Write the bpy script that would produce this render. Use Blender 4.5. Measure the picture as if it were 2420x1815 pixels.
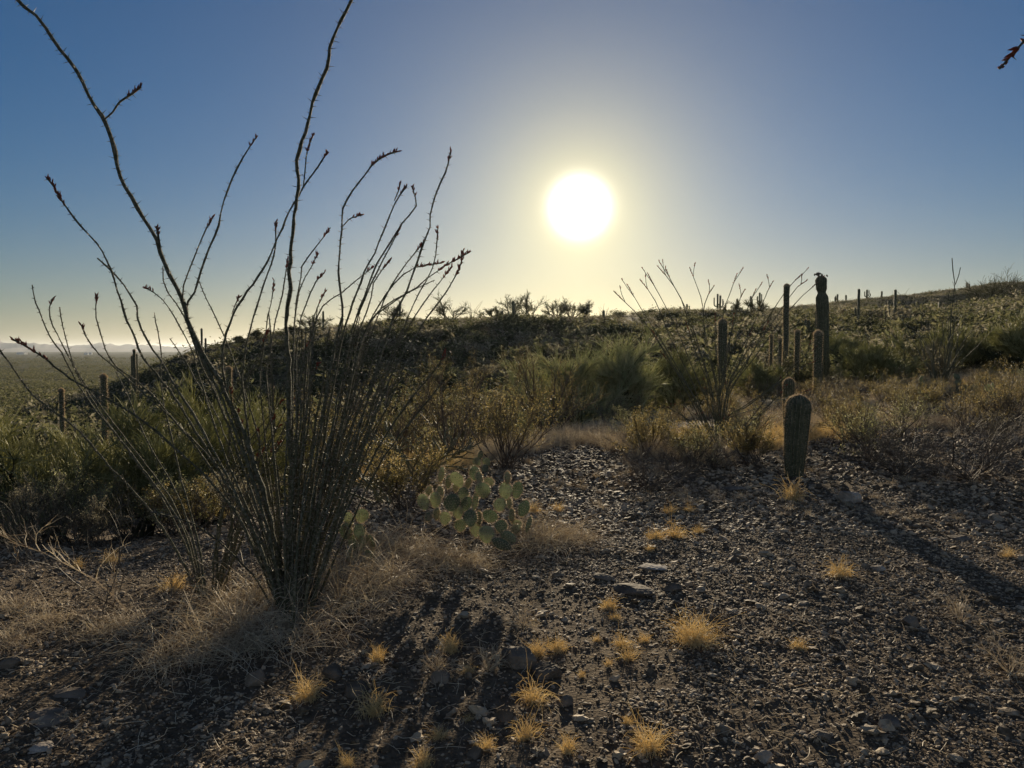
import bpy, math, random
import numpy as np
from mathutils import Vector
PI = math.pi
S = bpy.context.scene
C = S.collection
for o in list(bpy.data.objects): bpy.data.objects.remove(o)
# ------------------------------------------------------------------ camera, sky, sun, exposure
FPX, CX, CY, PITCH, CAMZ = 1760.0, 1210.0, 907.5, math.atan(80/1760), 1.5
cam = bpy.data.objects.new('camera', bpy.data.cameras.new('camera')); C.objects.link(cam)
cam.data.sensor_width = 36; cam.data.lens = 36*FPX/2420
cam.data.clip_start = 0.05; cam.data.clip_end = 60000
cam.location = (0, 0, CAMZ); cam.rotation_euler = (PI/2-PITCH, 0, 0)
S.camera = cam
def ray(px, py):
    dx, dy = (px-CX)/FPX, (CY-py)/FPX
    return np.array([dx, math.cos(PITCH)+dy*math.sin(PITCH), -math.sin(PITCH)+dy*math.cos(PITCH)])
def at(px, py, Y):
    d = ray(px, py); return np.array([0, 0, CAMZ])+d*(Y/d[1])
sd = ray(1370, 490); sd = sd/np.linalg.norm(sd)
SUN_EL = math.asin(sd[2]); SUN_AZ = math.atan2(sd[0], sd[1])     # azimuth clockwise from +Y
sun = bpy.data.objects.new('sun', bpy.data.lights.new('sun', 'SUN')); C.objects.link(sun)
sun.data.energy = 5.0; sun.data.angle = math.radians(0.7); sun.data.color = (1.0, 0.84, 0.60)
sun.rotation_euler = Vector((-sd[0], -sd[1], -sd[2])).to_track_quat('-Z', 'Y').to_euler()
W = bpy.data.worlds.new('World'); S.world = W; W.use_nodes = True
nt = W.node_tree; nt.nodes.clear()
def wn(t, **k):
    n = nt.nodes.new(t)
    for a, b in k.items(): setattr(n, a, b)
    return n
sky = wn('ShaderNodeTexSky', sky_type='NISHITA', sun_disc=False)
sky.sun_elevation = SUN_EL; sky.sun_rotation = SUN_AZ
sky.altitude = 700; sky.air_density = 1.5; sky.dust_density = 0.0; sky.ozone_density = 6.0
tc = wn('ShaderNodeTexCoord'); dotn = wn('ShaderNodeVectorMath', operation='DOT_PRODUCT')
nt.links.new(tc.outputs['Generated'], dotn.inputs[0]); dotn.inputs[1].default_value = tuple(sd)
ac = wn('ShaderNodeMath', operation='ARCCOSINE'); nt.links.new(dotn.outputs['Value'], ac.inputs[0])
def expo(width, power, col, amp):
    """forward-scattered light round the sun: amp*exp(-(angle/width)^power)"""
    a = wn('ShaderNodeMath', operation='DIVIDE'); nt.links.new(ac.outputs[0], a.inputs[0]); a.inputs[1].default_value = math.radians(width)
    p = wn('ShaderNodeMath', operation='POWER'); nt.links.new(a.outputs[0], p.inputs[0]); p.inputs[1].default_value = power
    m = wn('ShaderNodeMath', operation='MULTIPLY'); nt.links.new(p.outputs[0], m.inputs[0]); m.inputs[1].default_value = -1
    e = wn('ShaderNodeMath', operation='EXPONENT'); nt.links.new(m.outputs[0], e.inputs[0])
    v = wn('ShaderNodeVectorMath', operation='SCALE'); v.inputs[0].default_value = tuple(c*amp for c in col); nt.links.new(e.outputs[0], v.inputs['Scale'])
    return v.outputs[0]
tint = wn('ShaderNodeVectorMath', operation='MULTIPLY'); nt.links.new(sky.outputs[0], tint.inputs[0]); tint.inputs[1].default_value = (.205, .545, .70)
acc = tint.outputs[0]
BG = 0.05
def plus(v):
    global acc
    ad = wn('ShaderNodeVectorMath', operation='ADD'); nt.links.new(acc, ad.inputs[0]); nt.links.new(v, ad.inputs[1]); acc = ad.outputs[0]
for args in ((1.5, 2.2, (1, .97, .85), 4/BG), (4.6, 1, (.66, .53, .15), 1/BG), (19, 1.4, (.085, .058, .022), 1/BG)): plus(expo(*args))
# dusty band low over the horizon, strongest towards the sun
sx = wn('ShaderNodeSeparateXYZ'); nt.links.new(tc.outputs['Generated'], sx.inputs[0])
ab = wn('ShaderNodeMath', operation='ABSOLUTE'); nt.links.new(sx.outputs['Z'], ab.inputs[0])
mu = wn('ShaderNodeMath', operation='MULTIPLY'); nt.links.new(ab.outputs[0], mu.inputs[0]); mu.inputs[1].default_value = -1/math.sin(math.radians(4.5))
ex = wn('ShaderNodeMath', operation='EXPONENT'); nt.links.new(mu.outputs[0], ex.inputs[0])
band = wn('ShaderNodeVectorMath', operation='SCALE'); nt.links.new(expo(38, 1.4, (.60, .30, .02), 1/BG), band.inputs[0]); nt.links.new(ex.outputs[0], band.inputs['Scale'])
plus(band.outputs[0])
mu2 = wn('ShaderNodeMath', operation='MULTIPLY'); nt.links.new(ab.outputs[0], mu2.inputs[0]); mu2.inputs[1].default_value = -1/math.sin(math.radians(12))
ex2 = wn('ShaderNodeMath', operation='EXPONENT'); nt.links.new(mu2.outputs[0], ex2.inputs[0])
pale = wn('ShaderNodeVectorMath', operation='SCALE'); pale.inputs[0].default_value = (.010/BG, .013/BG, .040/BG); nt.links.new(ex2.outputs[0], pale.inputs['Scale']); plus(pale.outputs[0])
# warm fill glow added to the sky opposite the sun, lifting camera-facing shade
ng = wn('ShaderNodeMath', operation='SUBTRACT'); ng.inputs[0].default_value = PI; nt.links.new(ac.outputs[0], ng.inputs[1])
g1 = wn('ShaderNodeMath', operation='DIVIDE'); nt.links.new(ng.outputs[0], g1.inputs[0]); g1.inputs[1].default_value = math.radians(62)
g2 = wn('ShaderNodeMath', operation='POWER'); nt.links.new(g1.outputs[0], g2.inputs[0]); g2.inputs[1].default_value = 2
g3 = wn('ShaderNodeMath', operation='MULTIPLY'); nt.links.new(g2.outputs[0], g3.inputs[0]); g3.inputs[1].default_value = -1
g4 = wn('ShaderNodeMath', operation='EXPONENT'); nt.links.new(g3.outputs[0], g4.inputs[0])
anti_fill = wn('ShaderNodeVectorMath', operation='SCALE'); anti_fill.inputs[0].default_value = (.17/BG, .155/BG, .12/BG); nt.links.new(g4.outputs[0], anti_fill.inputs['Scale'])
plus(anti_fill.outputs[0])
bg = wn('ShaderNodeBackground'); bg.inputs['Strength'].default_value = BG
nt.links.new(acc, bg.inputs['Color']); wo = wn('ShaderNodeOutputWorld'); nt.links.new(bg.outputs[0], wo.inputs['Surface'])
S.view_settings.view_transform = 'Standard'; S.view_settings.look = 'None'
S.view_settings.exposure = 0.72; S.view_settings.gamma = 1.0
S.render.engine = 'CYCLES'
S.cycles.max_bounces = 5; S.cycles.diffuse_bounces = 2; S.cycles.glossy_bounces = 1; S.cycles.transmission_bounces = 3
S.cycles.transparent_max_bounces = 8; S.cycles.volume_bounces = 0; S.cycles.use_denoising = True
# ------------------------------------------------------------------ helpers
def tag(o, label=None, cat=None, group=None, kind=None):
    if label: o['label'] = label
    if cat: o['category'] = cat
    if group: o['group'] = group
    if kind: o['kind'] = kind
    return o
def empty(name, loc, label, cat, group=None, rz=0, sc=1):
    o = bpy.data.objects.new(name, None); C.objects.link(o); o.empty_display_size = .1
    o.location = loc; o.rotation_euler = (0, 0, rz); o.scale = (sc, sc, sc) if np.isscalar(sc) else sc
    return tag(o, label, cat, group)
class MB:
    def __init__(s): s.v = []; s.f = []; s.n = 0; s.m = []
    def add(s, V, F, mi=0):
        V = np.asarray(V, float).reshape(-1, 3); F = np.asarray(F, np.int64)
        s.v.append(V); s.f.append(F+s.n); s.m.append(mi); s.n += len(V)
    def tubes(s, P, R, k=3, cap=False, mi=0, rot=0):
        P = np.asarray(P, float)
        if P.ndim == 2: P = P[None]; R = np.asarray(R, float)[None]
        R = np.broadcast_to(np.asarray(R, float), P.shape[:2])
        T = np.gradient(P, axis=1); T /= np.linalg.norm(T, axis=2, keepdims=True)+1e-12
        ref = np.where(np.abs(T[..., 2:3]) < .9, np.array([0, 0, 1.]), np.array([1., 0, 0]))
        ref = np.broadcast_to(ref[:, :1], T.shape)     # one reference per strand keeps it untwisted
        A = np.cross(T, ref); A /= np.linalg.norm(A, axis=2, keepdims=True)+1e-12
        B = np.cross(T, A)
        th = np.arange(k)*2*PI/k+rot
        V = P[:, :, None]+R[..., None, None]*(A[:, :, None]*np.cos(th)[:, None]+B[:, :, None]*np.sin(th)[:, None])
        n, m = P.shape[:2]
        idx = np.arange(n*m*k).reshape(n, m, k)
        a = idx[:, :-1]; b = idx[:, 1:]
        F = np.stack([a, np.roll(a, -1, 2), np.roll(b, -1, 2), b], -1).reshape(-1, 4)
        s.add(V, F, mi)
    def quads(s, V4, mi=0):
        V4 = np.asarray(V4).reshape(-1, 4, 3); s.add(V4, np.arange(len(V4)*4).reshape(-1, 4), mi)
    def tris(s, V3, mi=0):
        V3 = np.asarray(V3).reshape(-1, 3, 3); s.add(V3, np.arange(len(V3)*3).reshape(-1, 3), mi)
    def spikes(s, base, dirs, L, r, mi=0):
        """three-sided thorns"""
        base = np.asarray(base); d = dirs/(np.linalg.norm(dirs, axis=1, keepdims=True)+1e-12)
        ref = np.where(np.abs(d[:, 2:3]) < .9, np.array([0, 0, 1.]), np.array([1., 0, 0]))
        A = np.cross(d, ref); A /= np.linalg.norm(A, axis=1, keepdims=True); B = np.cross(d, A)
        L = np.broadcast_to(L, len(base))[:, None]; r = np.broadcast_to(r, len(base))[:, None]
        v = [base+r*(A*math.cos(t)+B*math.sin(t)) for t in (0, 2.1, 4.2)]+[base+d*L]
        V = np.stack(v, 1); i = np.arange(len(base))[:, None]*4
        F = np.concatenate([i+np.array([[0, 1, 3]]), i+np.array([[1, 2, 3]]), i+np.array([[2, 0, 3]])])
        s.add(V, F, mi)
    def mesh(s, name, mats, smooth=False):
        me = bpy.data.meshes.new(name); V = np.concatenate(s.v)
        me.vertices.add(len(V)); me.vertices.foreach_set('co', V.astype(np.float32).ravel())
        lv = np.concatenate([f.ravel() for f in s.f]); tot = np.concatenate([np.full(len(f), f.shape[1]) for f in s.f])
        me.loops.add(len(lv)); me.loops.foreach_set('vertex_index', lv.astype(np.int32))
        st = np.concatenate([[0], np.cumsum(tot)[:-1]])
        me.polygons.add(len(tot)); me.polygons.foreach_set('loop_start', st.astype(np.int32)); me.polygons.foreach_set('loop_total', tot.astype(np.int32))
        me.polygons.foreach_set('material_index', np.concatenate([np.full(len(f), m) for f, m in zip(s.f, s.m)]).astype(np.int32))
        me.polygons.foreach_set('use_smooth', np.full(len(tot), smooth))
        me.update(calc_edges=True)
        for m in (mats if isinstance(mats, (list, tuple)) else [mats]): me.materials.append(m)
        return me
    def build(s, name, mats, parent=None, smooth=False):
        o = bpy.data.objects.new(name, s.mesh(name, mats, smooth)); C.objects.link(o); o.parent = parent; return o
def copy_thing(o, loc, rz=0, sc=1, label=None, group=None):
    r = o.copy(); C.objects.link(r); r.location = loc; r.rotation_euler = (0, 0, rz); r.scale = (sc, sc, sc) if np.isscalar(sc) else sc
    if label: r['label'] = label
    if group: r['group'] = group
    for ch in list(o.children):
        c = ch.copy(); C.objects.link(c); c.parent = r
        for g in ch.children:
            d = g.copy(); C.objects.link(d); d.parent = c
    return r
def rot_z(V, a):
    c, s_ = math.cos(a), math.sin(a); V = np.asarray(V)
    return np.stack([V[..., 0]*c-V[..., 1]*s_, V[..., 0]*s_+V[..., 1]*c, V[..., 2]], -1)
# value noise
_rg = np.random.default_rng(5); _T = _rg.random((256, 256))
def noise(x, y):
    xi = np.floor(x).astype(int); yi = np.floor(y).astype(int); fx = x-xi; fy = y-yi
    fx = fx*fx*(3-2*fx); fy = fy*fy*(3-2*fy)
    g = lambda i, j: _T[(xi+i) & 255, (yi+j) & 255]
    return (g(0, 0)*(1-fx)+g(1, 0)*fx)*(1-fy)+(g(0, 1)*(1-fx)+g(1, 1)*fx)*fy-.5
# ------------------------------------------------------------------ terrain
YS = [1, 4, 6, 8, 12, 18, 26, 40, 60, 80, 105, 140, 192, 222, 300, 500, 1000, 3000, 8000, 20000]
COLS = {                                           # picture column -> height of the ground at each distance
 -900: [0, 0, -.3, -.8, -1.6, -2.8, -4, -5, -6, -7, -8, -9, -10, -11, -12, -13, -14, -14, -14, -14],
 0:    [0, 0, -.1, -.6, -1.5, -2.4, -3.2, -4.3, -5.6, -6.6, -7.6, -9, -10, -11, -12, -13, -14, -14, -14, -14],
 250:  [0, 0, -.1, -.6, -1.5, -2.5, -3.3, -4.2, -4.6, -4.5, -4.4, -7, -9, -11, -12, -13, -14, -14, -14, -14],
 450:  [0, 0, -.05, -.45, -1.4, -2.5, -3.4, -4.0, -3.6, -1.5, 1.5, 0, -3, -6, -10, -13, -14, -14, -14, -14],
 700:  [0, 0, 0, -.2, -1.0, -2.3, -3.3, -3.9, -2.6, .5, 4.2, 4.0, 1, -3, -8, -13, -14, -14, -14, -14],
 1000: [0, 0, 0, 0, -.35, -1.5, -2.8, -3.3, -1.6, 2.0, 6.2, 5.5, 2, -2, -8, -13, -14, -14, -14, -14],
 1300: [0, 0, 0, 0, 0, -.7, -2.0, -2.6, -1.2, 2.2, 6.3, 6.2, 4, 0, -6, -13, -14, -14, -14, -14],
 1550: [0, 0, 0, 0, 0, -.2, -1.2, -1.6, -.2, 2.6, 5.8, 8.2, 7, 4, -4, -12, -14, -14, -14, -14],
 1800: [0, 0, 0, 0, 0, .0, -.1, -.5, .6, 2.8, 5.6, 7.4, 9.5, 15.0, 10, -6, -14, -14, -14, -14],
 2100: [0, 0, 0, .02, .08, .1, .15, .5, 1.8, 4.2, 6.6, 8.0, 9.5, 18.4, 15, 0, -14, -14, -14, -14],
 2420: [0, 0, .0, .05, .2, .4, .7, 1.6, 3.2, 5.4, 7.2, 8.0, 9.5, 24.0, 24, 6, -14, -14, -14, -14],
 3400: [0, 0, .05, .15, .4, .7, 1.2, 2.4, 4.4, 6.6, 9, 10, 12, 31, 33, 8, -14, -14, -14, -14]}
_az = np.array([-PI]+[math.atan((p-CX)/FPX) for p in sorted(COLS)]+[PI])
_zz = np.array([[0]*20]+[COLS[p] for p in sorted(COLS)]+[[0]*20], float)
NA, NR = 721, 400
_ag = np.linspace(-PI, PI, NA); _lg = np.linspace(math.log(.5), math.log(26000), NR)
_tmp = np.empty((len(_az), NR))
for i, a in enumerate(_az):
    c = max(math.cos(a), .5)
    _tmp[i] = np.interp(np.exp(_lg)*c, YS, _zz[i])
_G = np.stack([np.interp(_ag, _az, _tmp[:, j]) for j in range(NR)], 1)
def blur(A, ax, n):
    k = np.hanning(2*n+3)[1:-1]; k /= k.sum()
    pad = [(0, 0), (0, 0)]; pad[ax] = (n, n); Ap = np.pad(A, pad, 'edge')
    return sum(k[i]*np.take(Ap, range(i, i+A.shape[ax]), ax) for i in range(2*n+1))
_G = blur(blur(_G, 0, 6), 1, 7)
def Hs(x, y):                                      # smooth terrain
    x = np.asarray(x, float); y = np.asarray(y, float)
    a = (np.arctan2(x, y)+PI)/(2*PI)*(NA-1); r = np.maximum(np.hypot(x, y), .5)
    l = (np.log(r)-_lg[0])/(_lg[1]-_lg[0]); l = np.clip(l, 0, NR-1.001); a = np.clip(a, 0, NA-1.001)
    i = a.astype(int); j = l.astype(int); fa = a-i; fl = l-j
    return (_G[i, j]*(1-fa)+_G[i+1, j]*fa)*(1-fl)+(_G[i, j+1]*(1-fa)+_G[i+1, j+1]*fa)*fl
def H(x, y):
    x = np.asarray(x, float); y = np.asarray(y, float); r = np.hypot(x, y)
    n = .05*noise(x*.9+7, y*.9)+.022*noise(x*2.7, y*2.7+3)+.012*noise(x*8, y*8)+.006*noise(x*24, y*24+9)
    n = n+np.clip((r-14)/50, 0, 1)*1.1*noise(x*.12+31, y*.12)+np.clip((r-50)/150, 0, 1)*1.0*noise(x*.03+3, y*.03+8)
    hill = np.clip((r-35)/30, 0, 1)*np.clip((260-r)/60, 0, 1)
    n = n+hill*(.45*noise(x*.45, y*.45))
    return Hs(x, y)+n
def gz(x, y): return float(H(x, y))
def ground(px, py):
    d = ray(px, py); t = 1.0
    while t < 400:
        p = np.array([0, 0, CAMZ])+d*t
        if p[2] <= gz(p[0], p[1]): break
        t *= 1.004
    return p
def spot(px, Y):
    x = (px-CX)/FPX*Y; return np.array([x, Y, gz(x, Y)])
# ------------------------------------------------------------------ materials
def mat(name, cols, scale=8, rough=.85, trans=0, bump=0, bscale=40, island=0, tcol=None, spec=.3, obj=0, detail=4, coord='Object', spots=0):
    """procedural surface: colour ramp over noise; trans = share of light let through (thin leaves, grass)"""
    m = bpy.data.materials.new(name); m.use_nodes = True; t = m.node_tree; N = t.nodes; L = t.links
    N.clear(); out = N.new('ShaderNodeOutputMaterial'); b = N.new('ShaderNodeBsdfPrincipled')
    b.inputs['Roughness'].default_value = rough; b.inputs['Specular IOR Level'].default_value = spec
    tcn = N.new('ShaderNodeTexCoord'); n = N.new('ShaderNodeTexNoise'); n.inputs['Scale'].default_value = scale; n.inputs['Detail'].default_value = detail
    L.new(tcn.outputs[coord], n.inputs['Vector'])
    r = N.new('ShaderNodeValToRGB'); e = r.color_ramp.elements
    k = len(cols)
    while len(e) < k: e.new(.5)
    for i, c in enumerate(cols): e[i].position = .3+.4*i/max(1, k-1); e[i].color = (*c, 1)
    fac = n.outputs['Fac']
    if island or obj:
        g = N.new('ShaderNodeNewGeometry'); oi = N.new('ShaderNodeObjectInfo')
        src = g.outputs['Random Per Island'] if island else oi.outputs['Random']
        mr = N.new('ShaderNodeMapRange'); mr.inputs[3].default_value = -.5; mr.inputs[4].default_value = .5; L.new(src, mr.inputs[0])
        ma = N.new('ShaderNodeMath'); ma.operation = 'MULTIPLY_ADD'; L.new(mr.outputs[0], ma.inputs[0]); ma.inputs[1].default_value = island or obj; L.new(fac, ma.inputs[2]); fac = ma.outputs[0]
    L.new(fac, r.inputs['Fac']); col = r.outputs[0]
    if spots:
        vo = N.new('ShaderNodeTexVoronoi'); vo.inputs['Scale'].default_value = spots; vo.inputs['Randomness'].default_value = .35; L.new(tcn.outputs[coord], vo.inputs['Vector'])
        ms = N.new('ShaderNodeMapRange'); ms.inputs[1].default_value = .16; ms.inputs[2].default_value = .30; ms.inputs[3].default_value = .35; ms.inputs[4].default_value = 1; L.new(vo.outputs['Distance'], ms.inputs[0])
        mv = N.new('ShaderNodeVectorMath'); mv.operation = 'SCALE'; L.new(col, mv.inputs[0]); L.new(ms.outputs[0], mv.inputs['Scale']); col = mv.outputs[0]
    L.new(col, b.inputs['Base Color'])
    if bump:
        nb = N.new('ShaderNodeTexNoise'); nb.inputs['Scale'].default_value = bscale; nb.inputs['Detail'].default_value = 6; L.new(tcn.outputs[coord], nb.inputs['Vector'])
        bp = N.new('ShaderNodeBump'); bp.inputs['Strength'].default_value = 1; bp.inputs['Distance'].default_value = bump
        L.new(nb.outputs['Fac'], bp.inputs['Height']); L.new(bp.outputs[0], b.inputs['Normal'])
    sh = b.outputs[0]
    if trans:
        tr = N.new('ShaderNodeBsdfTranslucent'); mx = N.new('ShaderNodeMixShader'); mx.inputs[0].default_value = trans
        if tcol: tr.inputs['Color'].default_value = (*tcol, 1)
        else: L.new(col, tr.inputs['Color'])
        L.new(sh, mx.inputs[1]); L.new(tr.outputs[0], mx.inputs[2]); sh = mx.outputs[0]
    L.new(sh, out.inputs['Surface'])
    return m
M = dict(
 pebble=mat('pebble', [(.09, .068, .045), (.165, .126, .084), (.255, .197, .135), (.40, .32, .225)], 30, .75, island=.75, spec=.15, bump=.002, bscale=150),
 rock=mat('rock', [(.08, .065, .05), (.15, .125, .1), (.23, .19, .15)], 9, .85, spec=.08, bump=.012, bscale=25, obj=.3),
 pale_rock=mat('pale_rock', [(.18, .155, .13), (.32, .28, .24), (.45, .41, .36)], 9, .85, spec=.08, bump=.008, bscale=25),
 cane=mat('cane', [(.05, .052, .032), (.10, .10, .065), (.20, .185, .145)], 60, .85, bump=.004, bscale=120, spec=.1),
 thorn=mat('thorn', [(.14, .11, .09), (.28, .24, .20)], 30, .6, spec=.15),
 bud=mat('bud', [(.17, .05, .035), (.34, .11, .07)], 20, .7, trans=.25, spec=.1),
 saguaro=mat('saguaro', [(.05, .055, .03), (.08, .085, .05), (.13, .125, .08)], 14, .6, bump=.004, bscale=60),
 spine=mat('spine', [(.6, .5, .38), (.8, .7, .54)], 30, .5, trans=.6),
 pad=mat('pad', [(.20, .24, .16), (.31, .35, .24), (.42, .44, .29)], 12, .6, trans=.5, bump=.003, bscale=60, obj=.7, spots=62, spec=.2),
 grass=mat('grass', [(.68, .54, .30), (.86, .71, .42), (.92, .80, .54)], 5, .6, trans=.55, island=.5),
 straw=mat('straw', [(.42, .35, .26), (.66, .57, .43), (.82, .74, .58)], 5, .6, trans=.45, island=.6),
 twig=mat('twig', [(.06, .045, .035), (.12, .095, .07), (.2, .17, .13)], 10, .7, island=.5),
 verde=mat('verde', [(.22, .23, .10), (.36, .355, .17), (.52, .50, .28)], 3, .6, trans=.5, island=.5),
 verde_pale=mat('verde_pale', [(.34, .36, .20), (.48, .49, .29), (.62, .60, .40)], 3, .6, trans=.55, island=.5),
 bark=mat('bark', [(.05, .05, .03), (.09, .09, .045)], 12, .8, bump=.004),
 creosote=mat('creosote', [(.15, .13, .045), (.27, .22, .08), (.42, .32, .13)], 4, .5, trans=.5, island=.6),
 scrub_green=mat('scrub_green', [(.06, .065, .032), (.11, .113, .055), (.185, .172, .09)], .6, .8, trans=.45, island=.5, obj=.4),
 scrub_brown=mat('scrub_brown', [(.13, .115, .075), (.21, .19, .13), (.31, .285, .20)], .6, .8, trans=.45, island=.5, obj=.4),
 cholla=mat('cholla', [(.12, .12, .07), (.18, .17, .10)], 20, .7, bump=.004, bscale=90),
 building=mat('building', [(.6, .58, .54), (.75, .73, .7)], 1, .7),
 mountain=mat('mountain', [(.12, .11, .10), (.18, .16, .14)], .002, .9, coord='Object'),
)
def ground_material():
    m = bpy.data.materials.new('desert_ground'); m.use_nodes = True; t = m.node_tree; N = t.nodes; L = t.links
    b = N['Principled BSDF']; b.inputs['Roughness'].default_value = .95; b.inputs['Specular IOR Level'].default_value = .04
    g = N.new('ShaderNodeNewGeometry')
    def nz(scale, det=6, rough=.6):
        n = N.new('ShaderNodeTexNoise'); n.inputs['Scale'].default_value = scale; n.inputs['Detail'].default_value = det; n.inputs['Roughness'].default_value = rough
        L.new(g.outputs['Position'], n.inputs['Vector']); return n.outputs['Fac']
    def ramp(f, st):
        r = N.new('ShaderNodeValToRGB'); e = r.color_ramp.elements
        while len(e) < len(st): e.new(.5)
        for i, (p, c) in enumerate(st): e[i].position = p; e[i].color = (*c, 1)
        L.new(f, r.inputs[0]); return r.outputs[0]
    near = ramp(nz(18), [(.3, (.075, .058, .04)), (.5, (.126, .098, .069)), (.7, (.20, .156, .11))])
    far = ramp(nz(.35), [(.35, (.035, .033, .018)), (.5, (.065, .057, .032)), (.65, (.11, .088, .055))])
    vfar = ramp(nz(.02, 10, .75), [(.40, (.022, .028, .013)), (.5, (.045, .052, .022)), (.6, (.09, .08, .05))])
    ln = N.new('ShaderNodeVectorMath'); ln.operation = 'LENGTH'; L.new(g.outputs['Position'], ln.inputs[0])
    def mixd(a, b_, d0, d1):
        mr = N.new('ShaderNodeMapRange'); mr.inputs[1].default_value = d0; mr.inputs[2].default_value = d1; L.new(ln.outputs['Value'], mr.inputs[0])
        mx = N.new('ShaderNodeMix'); mx.data_type = 'RGBA'; L.new(mr.outputs[0], mx.inputs[0]); L.new(a, mx.inputs[6]); L.new(b_, mx.inputs[7]); return mx.outputs[2]
    L.new(mixd(mixd(near, far, 14, 40), vfar, 120, 300), b.inputs['Base Color'])
    v = N.new('ShaderNodeTexVoronoi'); v.inputs['Scale'].default_value = 55; L.new(g.outputs['Position'], v.inputs['Vector'])
    bp = N.new('ShaderNodeBump'); bp.inputs['Distance'].default_value = .008; bp.invert = True; L.new(v.outputs['Distance'], bp.inputs['Height'])
    b2 = N.new('ShaderNodeBump'); b2.inputs['Distance'].default_value = .01; L.new(nz(90, 4), b2.inputs['Height']); L.new(bp.outputs[0], b2.inputs['Normal'])
    L.new(b2.outputs[0], b.inputs['Normal'])
    return m
# ground: one polar sheet to the horizon, finest where the picture looks
def build_ground():
    az = np.concatenate([np.radians(np.arange(-180, -46, 4)), np.radians(np.arange(-46, 46, .11)), np.radians(np.arange(46, 181, 4))])
    az[-1] = PI; az[0] = -PI
    r = [.02, .3, .7, 1.1, 1.5]
    while r[-1] < 300: r.append(r[-1]*1.0125)
    while r[-1] < 20000: r.append(r[-1]*1.05)
    r = np.array(r); R, A = np.meshgrid(r, az)
    X = R*np.sin(A); Y = R*np.cos(A); Z = H(X, Y)
    V = np.stack([X, Y, Z], -1); n, m = R.shape; idx = np.arange(n*m).reshape(n, m)
    F = np.stack([idx[:-1, :-1], idx[:-1, 1:], idx[1:, 1:], idx[1:, :-1]], -1).reshape(-1, 4)[:, ::-1]
    mb = MB(); mb.add(V, F[:, ::-1])
    return tag(mb.build('ground', ground_material(), None, True), kind='structure')
build_ground()
# far mountains across the valley
def build_mountains():
    mb = MB(); n = 260; pxs = np.linspace(-900, 700, n)
    rg = np.random.default_rng(3)
    prof = np.interp(pxs, [-900, -300, -60, 0, 40, 80, 110, 150, 190, 230, 257, 275, 300, 340, 380, 420, 470, 540, 700],
                     [14, 18, 19, 20, 19.5, 17, 15.5, 13, 11.5, 15, 17.5, 14, 13, 12, 11.5, 9, 5, 1, 0])
    prof = np.maximum(prof+3*noise(pxs*.05, pxs*0)+1.5*noise(pxs*.15, pxs*0+4), 0)
    for lay, (Y0, k) in enumerate(((9000, 1.0), (7600, .55))):
        rows = []
        for j, (dy, hk) in enumerate(((-900, 0), (-500, .45), (-250, .75), (0, 1), (400, .6), (900, 0))):
            Y = Y0+dy+200*noise(pxs*.03+j*3+lay*9, pxs*0+j)
            z = (prof if lay == 0 else np.maximum(prof*(.75+noise(pxs*.02, pxs*0+7)), 0))*k*hk*(1+.35*noise(pxs*.11+j*7, pxs*0+j*2))*Y0/FPX
            rows.append(np.stack([(pxs-CX)/FPX*Y, Y, -15+z+ (14 if hk else 0)*0+z*0+15.5*(hk > 0)*(prof > .3)], -1))
        V = np.array(rows); idx = np.arange(V.shape[0]*n).reshape(V.shape[0], n)
        mb.add(V, np.stack([idx[:-1, :-1], idx[:-1, 1:], idx[1:, 1:], idx[1:, :-1]], -1).reshape(-1, 4))
    tag(mb.build('mountains', M['mountain'], None, True), kind='structure')
build_mountains()
# ------------------------------------------------------------------ growth helpers
def unit(v): return v/(np.linalg.norm(v, axis=-1, keepdims=True)+1e-12)
def grow(rg, P, n, L, spread, up=0.2, segs=4, t0=.3, t1=1., wig=.12, grav=0., lvar=.35):
    """n children on every strand of P (S,N,3): start on the parent, leave it at an angle, wander"""
    Sn, N = P.shape[:2]; t = rg.uniform(t0, t1, (Sn, n))*(N-1); i = np.minimum(t.astype(int), N-2); f = (t-i)[..., None]
    s = np.arange(Sn)[:, None]; p0 = P[s, i]*(1-f)+P[s, i+1]*f; d = unit(P[s, i+1]-P[s, i])
    d = unit(d+spread*unit(rg.normal(size=d.shape))+np.array([0, 0, up]))
    return strand(rg, p0.reshape(-1, 3), d.reshape(-1, 3), L, segs, wig, grav, lvar, up)
def strand(rg, p, d, L, segs=4, wig=.12, grav=0., lvar=.35, up=0):
    n = len(p); L = np.broadcast_to(L, n)*(1+lvar*rg.uniform(-1, 1, n)); out = [p]
    for k in range(segs):
        d = unit(d+wig*rg.normal(size=d.shape)+np.array([0, 0, -grav*(k+1)/segs]))
        p = p+d*(L/segs)[:, None]; out.append(p)
    return np.stack(out, 1)
def leaves(rg, P, n, size, asp=.45, t0=.1, jit=0.):
    Sn, N = P.shape[:2]; t = rg.uniform(t0, 1, (Sn, n))*(N-1); i = np.minimum(t.astype(int), N-2); f = (t-i)[..., None]
    s = np.arange(Sn)[:, None]; c = (P[s, i]*(1-f)+P[s, i+1]*f).reshape(-1, 3)+jit*rg.normal(size=(Sn*n, 3))
    a = unit(rg.normal(size=c.shape)); b = unit(np.cross(a, rg.normal(size=c.shape))); k = len(c)
    sz = size*rg.uniform(.6, 1.4, k)[:, None]
    return np.stack([c, c+a*sz*.5+b*sz*asp*.5, c+a*sz, c+a*sz*.5-b*sz*asp*.5], 1)
def taper(P, r0, r1): return np.broadcast_to(np.linspace(r0, r1, P.shape[1]), P.shape[:2])
def base_dirs(rg, n, spread, lo=0.25):
    a = rg.uniform(0, 2*PI, n); s = spread*np.sqrt(rg.uniform(lo*lo, 1, n))
    return unit(np.stack([np.cos(a)*s, np.sin(a)*s, np.ones(n)], 1))
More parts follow.
